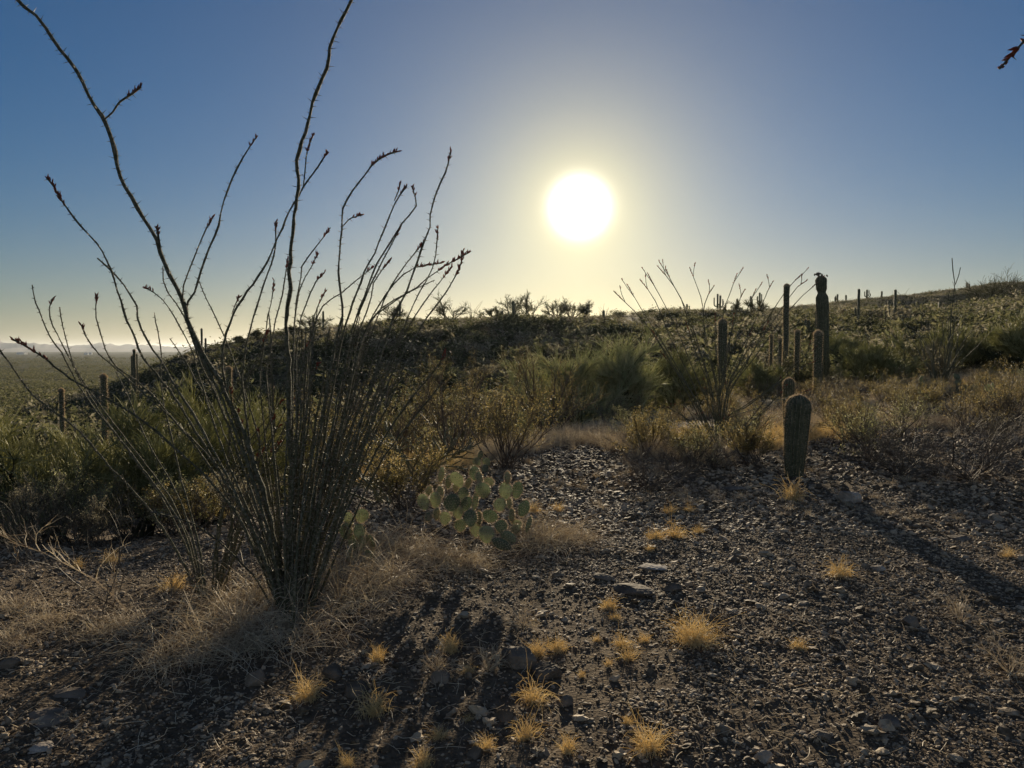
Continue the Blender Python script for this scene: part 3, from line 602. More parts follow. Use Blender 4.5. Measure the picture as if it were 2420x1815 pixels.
def dome(n, h, rad, basek=.8, waist=None):
    """heights and radii of a column h tall: tapered foot, fullest two thirds up, rounded crown"""
    z = np.r_[np.linspace(0, h-rad, n), h-rad+rad*np.sin(np.linspace(.12, PI/2, 10))]
    r = np.r_[rad*(basek+(1-basek)*np.sin(np.linspace(0, PI/2, n))), rad*np.cos(np.linspace(.12, PI/2-.02, 10))]
    if waist is not None:
        for zw, ww, dp in waist: r = r*(1-dp*np.exp(-((z-zw)/ww)**2))
    return z, r
def saguaro(px, Y, top, label, w=None, arms=(), seed=1, basepx=None, near=False, lean=0, waist=None, name='saguaro', cat='saguaro', group='saguaros', spL=.03, basek=.8, ribs=14, fuzz=1, loc=None, crown=False):
    q = place(px, Y) if loc is None else loc; h = at(px, top, Y)[2]-q[2]; rg = np.random.default_rng(seed); rad = (w or 12)/FPX*Y/2
    t = empty(name, tuple(q), label, cat, group)
    waist = [(h+a_, b_, c_) for a_, b_, c_ in waist] if waist else None
    z, r = dome(60 if waist else 26 if near else 12, h+.1, rad, basek, waist); r = r*(1+.02*noise(z*3+seed, z*0)*2)
    path = np.stack([lean*(z/h)**2+.012*noise(z*2.5+seed*3, z*0)*h*.5, 0*z, z-.1], 1)
    mb = MB(); sp = MB(); k = ribs*5 if near else 16
    column(mb, sp, path, r, ribs if near else 8, k, rg, spL=spL, fuzz=fuzz, rk=1 if Y < 15 else 1.7); mb.build('stem', M['saguaro'], t, True)
    for (side, z0, out, tp, ar) in arms:
        s = np.linspace(0, 1, 9); x = side*(rad*.6+out*np.sin(s*PI/2)); zz = z0*h+(out*.9)*(1-np.cos(s*PI/2))
        zt = np.linspace(zz[-1], tp*h, 8)[1:]; px_ = np.r_[x, np.full(7, x[-1])]; pz = np.r_[zz, zt]
        cap = ar*rad*np.sin(np.linspace(.2, PI/2, 6)); px_ = np.r_[px_, np.full(6, x[-1])]; pz = np.r_[pz, zt[-1]+cap]
        R = np.r_[np.full(16, ar*rad), ar*rad*np.cos(np.linspace(.2, PI/2-.02, 6))]
        am = MB(); column(am, sp, np.stack([px_, .25*px_*math.sin(seed), pz], 1), R, ribs if near else 8, k, rg, spL=spL); am.build('arm', M['saguaro'], t, True)
    if crown:                                       # buds and old flowers crowding the very top
        b = np.array([[lean, 0, h]])+rg.normal(size=(14, 3))*np.array([rad*.5, rad*.5, .03]); bd = unit(rg.normal(size=(14, 3))*.5+np.array([0, 0, 1]))
        q4 = np.stack([b+bd*x for x in (0, .03, .07, .1)], 1); cb = MB(); cb.tubes(q4, np.broadcast_to(np.array([.012, .028, .03, .008]), (14, 4)), 6); cb.build('bud_cluster', M['twig'], t)
    sp.build('spines', M['spine'], t)
    return t
yb = ground(1877, 1128)
saguaro(1877, yb[1], 934, 'stout young ribbed cactus standing alone at the clearing edge, grass at its foot', 56, (), 3, near=True, name='young_saguaro', cat='young cactus', group='young cacti', spL=.030, basek=.6, lean=.035, ribs=18, fuzz=4, loc=np.array([yb[0], yb[1], gz(yb[0], yb[1])]))
saguaro(1865, 12.8, 894, 'smaller round topped young cactus just behind the stout ribbed one', 25, (), 4, near=True, name='young_saguaro', cat='young cactus', group='young cacti', spL=.03, ribs=15, fuzz=4)
saguaro(1945, 27, 652, 'tallest saguaro on the right, dark pinched head above a thick trunk', 26, (), 5, near=True, waist=[(-.50, .10, .36), (-.9, .3, -.04), (-.25, .14, .12)], crown=True, spL=.03, lean=-.12, basek=1.12)
saguaro(1932, 24, 782, 'saguaro with bright rimmed top directly in front of the tallest one', 18, (), 6, near=True, spL=.06, fuzz=3)
saguaro(1856, 40, 672, 'tall straight saguaro behind the spreading ocotillo, left of the tallest one', 12.5, (), 7, near=True, spL=.06, fuzz=3)
saguaro(1707, 33, 754, 'stocky rim lit saguaro behind the left side of the spreading ocotillo', 20, (), 8, near=True, spL=.06, fuzz=3)
saguaro(1822, 30, 792, 'leftmost of two small rim lit saguaros in the green brush', 6.5, (), 9, near=True, spL=.06, fuzz=3)
saguaro(1843, 29, 800, 'tiny rim lit saguaro right beside an equally small one in the green brush', 6.5, (), 10, near=True, spL=.06, fuzz=3)
saguaro(1883, 32, 780, 'medium rim lit saguaro in green brush left of the front saguaro', 11, (), 11, near=True, spL=.06, fuzz=3)
saguaro(1902, 60, 754, 'left one of a tight pair of short dark saguaros between the tall ones', 7, (), 12)
saguaro(1909, 60, 756, 'right one of a tight pair of short dark saguaros between the tall ones', 6, (), 13)
saguaro(1928, 62, 733, 'slim dark saguaro half hidden by the tallest one', 8, (), 14)
saguaro(2026, 72, 683, 'dark saguaro with a short low arm, right of the tallest one', 6, ((-1, .42, .25, .58, .7),), 15)
saguaro(2112, 80, 684, 'straight dark saguaro on the slope above the right hand brush', 6, (), 16)
saguaro(2097, 84, 707, 'short saguaro left of the straight dark one on the right slope', 4.5, (), 17)
saguaro(2217, 88, 711, 'stubby saguaro on the right slope behind the thin tall ocotillo', 5, (), 18)
saguaro(1213, 100, 711, 'ridge saguaro with a low basket of arms beside the crest tree', 6.5, ((-1, .12, .45, .42, .5), (1, .12, .45, .45, .5), (1, .16, .2, .5, .5)), 19)
saguaro(1187, 99, 734, 'short saguaro on the ridge left of the armed crest saguaro', 5, (), 20)
saguaro(946, 103, 712, 'slim saguaro with a stub arm on the ridge left of the sun, seen between canes', 5, ((1, .5, .3, .62, .6),), 21)
saguaro(765, 104, 735, 'thin saguaro on the left crest beside the dark round tree', 4.5, (), 22)
saguaro(478, 92, 776, 'tall one of two saguaros at the left end of the ridge', 5, (), 23)
saguaro(487, 93, 799, 'short one of two saguaros at the left end of the ridge', 4.5, (), 24)
saguaro(1426, 104, 733, 'squat saguaro on the crest among ocotillos right of the sun', 6, (), 25)
saguaro(244, 24, 886, 'rim lit saguaro standing in the left valley brush', 13, (), 26, near=True, spL=.06, fuzz=3)
saguaro(143, 26, 920, 'short rim lit saguaro lowest in the left valley brush', 10, (), 27, near=True, spL=.06, fuzz=3)
saguaro(313, 45, 841, 'left one of two dark saguaros seen between the leaning canes', 6, (), 28, near=True, spL=.05)
saguaro(318, 44, 826, 'bushy topped right one of two dark saguaros seen between the leaning canes', 6, ((1, .6, .12, .95, .5),), 29, near=True, spL=.05)
saguaro(541, 26, 868, 'rim lit saguaro behind the middle canes of the largest ocotillo', 12, (), 30, near=True, spL=.06, fuzz=3)
saguaro(639, 24, 912, 'pale rimmed small saguaro behind the largest ocotillo', 9, (), 31, near=True, spL=.06, fuzz=3)
SK = [(1606,724,0),(1622,718,1),(1694,694,2),(1700,698,1),(1772,699,1),(1793,691,2),(1971,701,0),(1976,695,1),(1996,697,0),(2045,684,2),(2080,688,0),(2280,667,0),(2285,670,0),(302,752,0),(1740,706,0)]
def crest(px):
    Y = np.arange(60, 290, 2.); x = (px-CX)/FPX*Y; y = CY-FPX*((H(x, Y)-CAMZ)/Y*math.cos(0)+math.tan(PITCH)); return float(Y[int(np.argmin(y))])
ORD = ['leftmost', 'second', 'third', 'fourth', 'fifth', 'sixth', 'seventh', 'eighth', 'ninth', 'tenth', 'eleventh', 'twelfth', 'thirteenth', 'fourteenth', 'fifteenth', 'sixteenth']
SK = sorted(s_ for s_ in SK if s_[0] > 1000); cnt = {}
for i, (px, top, ty) in enumerate(SK):
    arms = [(), ((1 if i % 2 else -1, .45, .35, .8, .6),), ((-1, .4, .5, .8, .6), (1, .5, .45, .9, .6), (1, .35, .9, .65, .5))][ty]; kind = ['armless', 'one armed', 'many armed'][ty]; n_ = cnt.get(ty, 0); cnt[ty] = n_+1
    saguaro(px, crest(px)-2, top, f'tiny {kind} saguaro on the distant skyline, {ORD[n_]} of its kind'+('' if n_ == 0 else ' from the left'), 4.2, arms, 40+i, group=kind+' skyline saguaros')
# ------------------------------------------------------------------ prickly pears
def make_pad(root, c, w, h, yaw, roll, seed, tilt=0, mt='pad'):
    rg = np.random.default_rng(seed); nu, nv = 20, 9; th = np.arange(nu)*2*PI/nu; s = np.linspace(0, 1, nv)
    ox = np.sin(th); oy = -np.cos(th); ww = 1-.22*(oy < 0)*np.abs(oy)                    # narrower foot
    V = []; prof = np.sin(np.linspace(0, PI/2, 5))
    for side in (1, -1):
        for q in range(5):
            a = q/4*PI/2; V.append(np.stack([ox*ww*w/2*math.cos(a*.999), np.full(nu, side*math.sin(a)*w*.10)*(1+0*th), oy*h/2*math.cos(a*.999)], 1))
    V = np.array(V); V *= 1+.025*noise(V[..., 0]*40+seed, V[..., 2]*40)[..., None]
    idx = np.arange(5*nu).reshape(5, nu); f = np.stack([idx[:-1], np.roll(idx[:-1], -1, 1), np.roll(idx[1:], -1, 1), idx[1:]], -1).reshape(-1, 4)
    def R(v):
        v = np.asarray(v, float); x, y, z = v[..., 0], v[..., 1], v[..., 2]
        x, z = x*math.cos(roll)+z*math.sin(roll), -x*math.sin(roll)+z*math.cos(roll)
        y, z = y*math.cos(tilt)-z*math.sin(tilt), y*math.sin(tilt)+z*math.cos(tilt)
        return np.stack([x*math.cos(yaw)-y*math.sin(yaw), x*math.sin(yaw)+y*math.cos(yaw), z], -1)
    mb = MB(); mb.add(R(V[:5]), f); mb.add(R(V[5:]), f[:, ::-1])
    # spine bunches in a lozenge grid on both faces and round the rim
    g = np.array([(i+.5*(j % 2), j) for i in range(-3, 4) for j in range(-3, 4)], float)*np.array([w, h])/np.array([6.2, 6.6]); g = g[((g[:, 0]/(w*.44))**2+(g[:, 1]/(h*.46))**2) < 1]
    bs, ds = [], []
    for side in (1, -1):
        e = np.sqrt(np.clip(1-(g[:, 0]/(w/2))**2-(g[:, 1]/(h/2))**2, 0, 1)); b = np.stack([g[:, 0], side*w*.10*e, g[:, 1]], 1); bs.append(np.repeat(b, 3, 0)); ds.append(np.tile([0, side, 0], (len(b)*3, 1))+.6*rg.normal(size=(len(b)*3, 3)))
    a = np.arange(26)*2*PI/26; b = np.stack([np.sin(a)*w/2*(1-.22*(np.cos(a) > 0)*np.abs(np.cos(a))), 0*a, -np.cos(a)*h/2], 1); bs.append(np.repeat(b, 3, 0)); ds.append(np.repeat(unit(b), 3, 0)+.5*rg.normal(size=(78, 3)))
    mb.spikes(R(np.concatenate(bs)), R(np.concatenate(ds)), .017, .0024, 1)
    o = mb.build('pad', [M[mt], M['spine']], root, True); o.location = np.array(c)-np.array(root.location); return o
PC = ground(1130, 1318); PC[2] = gz(PC[0], PC[1])
pp_root = empty('prickly_pear', tuple(PC), 'sprawling prickly pear of many round backlit pads at the clearing centre', 'prickly pear', 'prickly pear cacti')
PADS = [(733,818,60,105,10,.2),(845,855,90,125,-25,.1),(970,810,80,95,0,.15),(1005,845,50,90,0,.0),(1070,872,80,60,20,.2),(925,880,60,75,0,.2),(785,870,70,90,0,.25),(840,900,60,80,0,.22),(1030,930,112,115,0,-.05),(605,1015,85,115,-15,-.05),(640,940,70,80,0,.2),(690,1000,90,110,0,.1),(725,945,60,85,0,.18),(808,1020,122,130,0,-.12),(890,960,80,100,0,.08),(910,1030,80,112,20,-.02),(975,1010,70,130,15,.02),(940,1130,100,115,0,-.2),(850,1090,75,90,0,-.05),(1080,1115,115,95,30,-.08),(1000,1130,60,90,0,.0),(1150,1035,95,95,0,-.1),(1190,935,95,115,0,-.06),(1275,930,80,120,10,.02),(1205,840,28,75,15,-.05),(1215,1020,38,90,0,.05),(1235,1110,60,95,-20,-.08),(1320,1060,85,115,25,-.14),(1355,1175,70,112,10,-.2),(1275,1175,75,65,0,-.1),(1055,1245,120,120,0,-.3),(1160,1190,95,90,0,-.18),(1210,1270,122,95,20,-.34),(1160,1315,150,75,25,-.42),(1262,1210,115,55,-40,-.2),(640,1120,70,60,0,-.1),(760,1130,90,90,10,0),(870,1180,90,90,0,.05),(980,1215,80,90,0,0),(700,1100,70,80,0,.05)]
for i, (x, y, w, h, roll, dy) in enumerate(PADS):
    X, Y_ = 800+x/3.016, 850+y/3.016; Yd = PC[1]+dy; k = Yd/FPX/3.016*1.06; c = at(X, Y_, Yd); rg = np.random.default_rng(i)
    c[2] = max(c[2], gz(c[0], c[1])+h*k*.35)
    make_pad(pp_root, c, max(w, 75)*k*.95, h*k*1.0, (rg.uniform(-.5, .5) if w > 70 else 1.0), math.radians(roll), 700+i, rg.uniform(-.3, .3))
def small_pear(px, py, label, n, seed, size=.11, Y=None):
    q = ground(px, py) if Y is None else place(px, Y); q[2] = gz(q[0], q[1]); t = empty('prickly_pear', tuple(q), label, 'prickly pear', 'prickly pear cacti'); rg = np.random.default_rng(seed)
    tops = [(q+np.array([rg.normal()*size*.8, rg.normal()*size*.8, size*.45])) for _ in range(max(3, n//3))]
    for c in tops: make_pad(t, c, size, size*1.2, rg.uniform(-.8, .8), rg.normal()*.3, seed*50+len(t.children), rg.normal()*.2)
    while len(t.children) < n:
        b = tops[rg.integers(len(tops))]; c = b+np.array([rg.normal()*size*.35, rg.normal()*size*.3, size*rg.uniform(.8, 1.05)])
        if c[2]-q[2] > size*3.6: continue
        tops.append(c); make_pad(t, c, size*rg.uniform(.75, 1), size*1.15, rg.uniform(-.9, .9), rg.normal()*.35, seed*50+len(t.children), rg.normal()*.2)
    return t
small_pear(840, 1330, 'bluish prickly pear in shade at the right foot of the largest ocotillo', 14, 11, .1)
small_pear(2180, 0, 'small prickly pear in the grass right beside the tall thin ocotillo', 9, 12, .17, Y=20)
small_pear(2262, 0, 'broad prickly pear in the grass near the right edge', 12, 13, .17, Y=20)
small_pear(2362, 0, 'prickly pear with a bright edge lit pad by the right edge', 8, 14, .16, Y=15)
small_pear(1140, 0, 'small prickly pear half hidden behind the golden creosote bush', 7, 15, .1, Y=9.5)
# ------------------------------------------------------------------ cholla
def cholla(px, Y, h, seed, label):
    q = place(px, Y); rg = np.random.default_rng(seed); t = empty('cholla', tuple(q), label, 'cholla cactus')
    b = np.zeros((5, 3)); b[:, :2] = rg.normal(size=(5, 2))*.05
    P0 = strand(rg, b, base_dirs(rg, 5, 1.0), h*.75, 6, .15); P1 = grow(rg, P0, 6, h*.36, .9, .3, 4, .35, 1, .2); P2 = grow(rg, P1, 4, h*.17, .9, .2, 3, .3, 1, .2)
    mb = MB(); mb.tubes(P0, taper(P0, .014, .010), 6); mb.tubes(P1, taper(P1, .010, .008), 6); mb.tubes(P2, taper(P2, .008, .006), 5); mb.build('stems', M['cholla'], t)
    sp = MB()
    for P, n in ((P1, 26), (P2, 14)):
        l = leaves(rg, P, n, .01, .1)[:, 0]; sp.spikes(l, rg.normal(size=l.shape), .022, .0011)
    sp.build('spines', M['spine'], t)
cholla(900, 7.6, .85, 3, 'branching cholla cactus behind the prickly pear, pale spiny joints')
cholla(1010, 8.3, .75, 4, 'smaller cholla reaching right behind the prickly pear pads')
# ------------------------------------------------------------------ trees and shrubs near the clearing
creosote('creosote_bush', tuple(place(1196, 9.6)), 'golden leafed creosote bush alone in the centre behind the prickly pear', 'creosote bush', 'creosote bushes', 1.05, 3)
creosote('creosote_bush', tuple(place(1075, 13.0)), 'taller creosote bush behind and left of the golden central one', 'creosote bush', 'creosote bushes', 1.75, 4)
creosote('creosote_bush', tuple(place(1295, 15.0)), 'creosote bush against the pale green tree right of the central bush', 'creosote bush', 'creosote bushes', 1.7, 9)
creosote('creosote_bush', tuple(place(955, 7.0)), 'low yellow green bush wedged between cholla and prickly pear', 'creosote bush', 'creosote bushes', .62, 5)
creosote('creosote_bush', tuple(place(1530, 10.5)), 'yellowish creosote bush left of the spreading ocotillo foot', 'creosote bush', 'creosote bushes', .62, 6)
creosote('creosote_bush', tuple(place(1640, 10.0)), 'low dark creosote bush in front of the spreading ocotillo', 'creosote bush', 'creosote bushes', .55, 7)
creosote('creosote_bush', tuple(place(1790, 9.6)), 'low brownish bush touching the left side of the stout young cactus', 'creosote bush', 'creosote bushes', .5, 8)
creosote('creosote_bush', tuple(place(2005, 11.5)), 'rounded olive bush right of the stout young cactus', 'creosote bush', 'creosote bushes', .75, 10)
creosote('creosote_bush', tuple(place(2190, 15.5)), 'low olive bush in the grass below the tall thin ocotillo', 'creosote bush', 'creosote bushes', .6, 11)
creosote('creosote_bush', tuple(place(2390, 13.0)), 'olive bush cut by the right edge of the frame', 'creosote bush', 'creosote bushes', .9, 12)
creosote('creosote_bush', tuple(place(905, 14.0)), 'dim creosote bush behind the right canes of the largest ocotillo', 'creosote bush', 'creosote bushes', 1.9, 13)
creosote('creosote_bush', tuple(place(770, 11.0)), 'yellow creosote bush behind the middle of the largest ocotillo', 'creosote bush', 'creosote bushes', 1.4, 14)
tw = .0044
palo_verde('palo_verde', tuple(place(330, 8.6)), 'broad palo verde with green twigs behind the second ocotillo', 'palo verde tree', 'palo verde trees', 1.29, 21, 1.33, tw=tw, spread=1.1)
palo_verde('palo_verde', tuple(place(480, 9.6)), 'palo verde rising directly behind the canes of the largest ocotillo', 'palo verde tree', 'palo verde trees', 1.44, 22, 1.27, tw=tw)
palo_verde('palo_verde', tuple(place(120, 8.2)), 'low dense palo verde left of the broad one', 'palo verde tree', 'palo verde trees', 1.00, 23, 1.27, tw=tw, spread=1.3)
palo_verde('palo_verde', tuple(place(-30, 7.4)), 'pale twigged palo verde cut by the left edge', 'palo verde tree', 'palo verde trees', 1.29, 24, 1.06, tw=tw, spread=.9)
palo_verde('palo_verde', tuple(place(620, 12)), 'palo verde half hidden behind the crowded canes', 'palo verde tree', 'palo verde trees', 1.78, 25, 1.06, tw=tw)
palo_verde('palo_verde', tuple(place(1330, 21)), 'pale green feathery tree in the gully, centre of the picture', 'palo verde tree', 'palo verde trees', 2.44, 26, 1.3, tw=.008, spread=.8, green='verde_pale')
palo_verde('palo_verde', tuple(place(1490, 22)), 'pale green feathery tree right of the central one in the gully', 'palo verde tree', 'palo verde trees', 2.29, 27, 1.3, tw=.008, spread=.85, green='verde_pale')
palo_verde('palo_verde', tuple(place(1600, 25)), 'green tree behind the left side of the spreading ocotillo', 'palo verde tree', 'palo verde trees', 1.85, 28, 1.2, tw=.009)
palo_verde('palo_verde', tuple(place(890, 19)), 'small green tree in the hollow right of the crowded canes', 'palo verde tree', 'palo verde trees', 1.63, 29, 1.1, tw=.008)
palo_verde('palo_verde', tuple(place(1800, 22)), 'green tree behind the right canes of the spreading ocotillo', 'palo verde tree', 'palo verde trees', 1.18, 30, 1.2, tw=.009)
palo_verde('palo_verde', tuple(place(2060, 25)), 'green tree right of the tallest saguaro', 'palo verde tree', 'palo verde trees', 1.41, 31, 1.2, tw=.009)
palo_verde('palo_verde', tuple(place(2310, 27)), 'green tree behind the prickly pears near the right edge', 'palo verde tree', 'palo verde trees', 1.48, 32, 1.2, tw=.009)
palo_verde('palo_verde', tuple(place(2430, 24)), 'darker tree cut by the right edge', 'palo verde tree', 'palo verde trees', 1.78, 33, 1.2, tw=.009)
palo_verde('palo_verde', tuple(place(2180, 34)), 'wide green tree behind the thin tall ocotillo', 'palo verde tree', 'palo verde trees', 1.92, 34, 1.1, tw=.011)
palo_verde('palo_verde', tuple(place(1990, 42)), 'olive tree on the slope right behind the tallest saguaro', 'palo verde tree', 'palo verde trees', 1.92, 35, 1.0, tw=.012)
for i, (px, Y, h_, lm, lb) in enumerate([(60,6.4,.55,'scrub_brown','brown leafy shrub at the left edge in front of the palo verdes'),(170,6.9,.6,'verde','olive shrub under the broad palo verde, farthest left of three'),(290,7.3,.55,'creosote','yellowish shrub under the broad palo verde, middle of three'),(395,7.4,.6,'verde','olive shrub under the broad palo verde, right of three'),(230,6.5,.35,'scrub_brown','low brown shrublet in front of the broad palo verde'),(450,7.2,.5,'creosote','yellowish shrub behind the foot of the second ocotillo'),(560,7.0,.5,'scrub_brown','brown shrub seen through the lower canes of the largest ocotillo'),(120,7.4,.7,'verde','taller olive shrub before the low dense palo verde')]):
    creosote('low_shrub', tuple(place(px, Y)), lb, 'shrub', 'shrubs under the palo verdes', h_, 140+i, leafmat=lm, nl=10, n0=20)
def crest_tree(px, top, seed, label, spread=1.1, w=1.0):
    Y = min(crest(px), 112)-1; q = place(px, Y); h = (at(px, top, Y)[2]-q[2])*1.2
    rg = np.random.default_rng(seed); t = empty('crest_tree', tuple(q), label, 'desert tree', 'trees on the ridge crest', 0, (w, w, 1))
    b = np.zeros((5, 3)); b[:, :2] = rg.normal(size=(5, 2))*.15; P0 = strand(rg, b, base_dirs(rg, 5, spread), h*.65, 5, .18); P1 = grow(rg, P0, 7, h*.42, .8, .25, 4, .3, 1, .2); P2 = grow(rg, P1, 11, h*.2, .8, .1, 3, .3, 1, .2)
    mb = MB(); mb.tubes(P0, taper(P0, .09, .04), 5); mb.tubes(P1, taper(P1, .04, .02), 3); mb.build('trunk', M['bark'], t)
    mb = MB(); mb.tubes(P2, taper(P2, .02, .012), 3); mb.quads(leaves(rg, P2, 5, .085, .5, .2, .06)); mb.build('crown', M['scrub_green'], t)
for i, (px, top, w, lb) in enumerate([(1062,716,1.3,'round bare twigged tree at the left of the crest'),(1170,730,1.4,'low tree on the crest left of the armed saguaro'),(1212,707,1.1,'tree directly behind the armed crest saguaro'),(1252,706,1.1,'rounded tree right of the armed crest saguaro'),(1318,720,1.1,'left one of the low twin trees under the sun'),(1352,718,1.2,'middle low tree under the sun'),(1385,722,1.2,'right one of the low twin trees under the sun'),(930,728,1.3,'crest tree among the right hand cane tips'),(740,748,1.6,'dark round tree on the left crest behind the thick cane'),(690,772,1.5,'dark tree on the crest just left of the round one'),(560,796,1.6,'bushy tree at the left end of the ridge'),(610,786,1.6,'second bushy tree at the left end of the ridge'),(2335,660,1.0,'darker tree on the far right skyline'),(2400,652,1.0,'tree on the skyline at the right edge'),(1785,712,1.2,'small round tree on the skyline behind the spreading ocotillo'),(1730,716,1.0,'low round tree on the skyline right of the stocky saguaro')]):
    crest_tree(px, top, 60+i, lb, w=w)
# hillside scrub: three kinds of low bush, every near one its own object, the rest as one mass
def scrub_mesh(seed, h=1.0, nl=420, mt='scrub_green', twigs=True, size=.10):
    rg = np.random.default_rng(seed); n0 = 9; b = np.zeros((n0, 3)); b[:, :2] = rg.normal(size=(n0, 2))*.12
    P0 = strand(rg, b, base_dirs(rg, n0, 1.2), h*.7, 4, .2); P1 = grow(rg, P0, 7, h*.35, .7, .35, 3, .2, 1, .2); mb = MB()
    if twigs: mb.tubes(P0, taper(P0, .022, .012), 3); P2 = grow(rg, P1, 6, h*.2, .6, .5, 2, .2, 1, .15); mb.tubes(P2, taper(P2, size*.10, size*.05), 3)
    mb.quads(leaves(rg, P1, max(1, nl//len(P1)), size, .35, .1, .06*h)); return mb
SCR = [scrub_mesh(q_+1, 1, n_, size=z_).mesh('scrub', M[m_]) for q_, (n_, z_, m_) in enumerate([(1000, .07, 'scrub_green'), (750, .06, 'scrub_brown'), (1100, .075, 'scrub_green'), (560, .055, 'scrub_brown'), (900, .07, 'scrub_green')])]
LOW = []
for s_ in range(4):
    m_ = scrub_mesh(20+s_, 1, 260, twigs=False, size=.19); LOW.append((np.concatenate(m_.v), np.concatenate([f for f in m_.f])))
rgs = np.random.default_rng(8)
cand = []
for _ in range(16000):
    Y = 14*(230/14)**rgs.random(); px = rgs.uniform(-150, 2560)
    if px > 600 and px < 1050 and Y < 17: continue
    if px >= 1050 and Y < np.interp(px, [1050, 1500, 1750, 2560], [24, 26, 30, 24]): continue
    if px <= 600 and Y < 15: continue
    x = (px-CX)/FPX*Y
    if px < 330 and Y > 150: continue
    if noise(x*.25, Y*.25+5)+.25*noise(x, Y) < -.3: continue
    cand.append((Y, px, x))
cand.sort(); kept = []
grid = {}
for Y, px, x in cand:
    s = rgs.uniform(.7, 1.7) if Y > 30 else rgs.uniform(.9, 1.9); s = s*.5 if 93 < Y < 125 and px < 1560 else s; key = (int(x//3), int(Y//3)); ok = True
    for dx in (-1, 0, 1):
        for dy in (-1, 0, 1):
            for (x2, Y2, s2) in grid.get((key[0]+dx, key[1]+dy), ()):
                if (x-x2)**2+(Y-Y2)**2 < (.5*(s+s2))**2: ok = False
    if ok: grid.setdefault(key, []).append((x, Y, s)); kept.append((Y, px, x, s))
NG = 270
crest_y = {k: crest(k*20+10) for k in range(48, 130)}
print('scrub', len(kept))
# every shrub is told by the landmark nearest to it in the picture, the side it stands on and its turn outwards
def screen(v):
    v = np.asarray(v, float)-np.array([0, 0, CAMZ]); c, s_ = math.cos(PITCH), math.sin(PITCH); f = v[1]*c-v[2]*s_; u = v[1]*s_+v[2]*c
    return CX+FPX*v[0]/f, CY-FPX*u/f
MARKS = [('the tallest saguaro', 1945, 780), ('the saguaro pair on the left valley floor', 195, 930), ('the two dark saguaros behind the leaning canes', 318, 870), ('the stout young cactus', 1877, 930), ('the tall thin ocotillo at the right', 2222, 800), ('the armed crest saguaro', 1213, 760), ('the pale gully trees', 1400, 880), ('the golden central creosote bush', 1190, 950), ('the thick central cane of the largest ocotillo', 683, 820), ('the left end of the ridge', 480, 830), ('the dark round crest tree', 740, 790), ('the left frame edge', 0, 900), ('the right frame edge', 2420, 760), ('the stocky rim lit saguaro', 1707, 800), ('the one armed slope saguaro', 2026, 740), ('the slim crest saguaro between cane tips', 946, 780), ('the saddle of the ridge', 1500, 760)]
ordn = ['nearest', 'second', 'third', 'fourth', 'fifth', 'sixth', 'seventh', 'eighth', 'ninth', 'tenth']+[f'{n_}th' for n_ in range(11, 60)]
info = []
for (Y, px, x, s) in kept[:NG]:
    X_, Y_ = screen((x, Y, gz(x, Y)+s*.5)); j = int(np.argmin([math.hypot(X_-a, (Y_-b)*1.6) for _, a, b in MARKS])); a, b = MARKS[j][1:]; k = int(rgs.integers(5))
    dx, dy = X_-a, Y_-b; side = ('right of' if dx > 0 else 'left of') if abs(dx) > abs(dy)*1.5 else ('below' if dy > 0 else 'above')
    info.append((MARKS[j][0], side, 'brownish twiggy' if k in (1, 3) else 'dull green', math.hypot(dx, dy), k))
turn = {}
for i in sorted(range(len(info)), key=lambda i: info[i][3]):
    key = info[i][:3]; turn[key] = turn.get(key, -1)+1; Y, px, x, s = kept[i]; mk, side, col, _, k = info[i]
    o = bpy.data.objects.new('desert_shrub', SCR[k]); C.objects.link(o)
    o.location = (x, Y, gz(x, Y)-.05); o.rotation_euler = (0, 0, rgs.uniform(0, 6.28)); o.scale = (s, s, s*rgs.uniform(.8, 1.15))
    tag(o, f'{col} shrub, {ordn[turn[key]]} one {side} {mk}', 'shrub', 'desert shrubs on the slopes')
mb = MB()
for Y, px, x, s in kept[NG:]:
    s = s*(1.45 if 40 < Y < 93 else 1); V, F = LOW[int(rgs.integers(4))]; mb.add(rot_z(V, rgs.uniform(0, 6.28))*np.array([s*1.15, s*1.15, s*.95])+np.array([x, Y, gz(x, Y)-.1]), F, int(Y > 145 or rgs.random() < .3))
for _ in range(3000):                               # bushes that roughen the skyline
    px = 1560+1000*rgs.random()**.8; Y = crest_y[int(px//20)]+rgs.uniform(-34, 3); x = (px-CX)/FPX*Y
    V, F = LOW[int(rgs.integers(4))]; s = rgs.uniform(.7, 1.7); mb.add(rot_z(V, rgs.uniform(0, 6.28))*np.array([s*1.2, s*1.2, s*.9])+np.array([x, Y, gz(x, Y)-.1]), F, int(rgs.random() < .6))
for _ in range(7000):                               # the brush that dots the plain below the ridge
    Y = 120*(1500/120)**rgs.random(); px = rgs.uniform(-150, 640); x = (px-CX)/FPX*Y
    if noise(x*.018+3, Y*.008) < -.08 and rgs.random() < .85: continue
    V, F = LOW[int(rgs.integers(4))]; s = rgs.uniform(1, 2.6)*(1+Y/900); sel = rgs.permutation(len(F))[:40]
    mb.add(V*np.array([s*1.4, s*1.4, s*.8])+np.array([x, Y, gz(x, Y)-.1]), F[sel])
tag(mb.build('far_scrub', [M['scrub_green'], M['scrub_brown']]), 'distant scrub covering hillside and plain', 'scrub', kind='stuff')
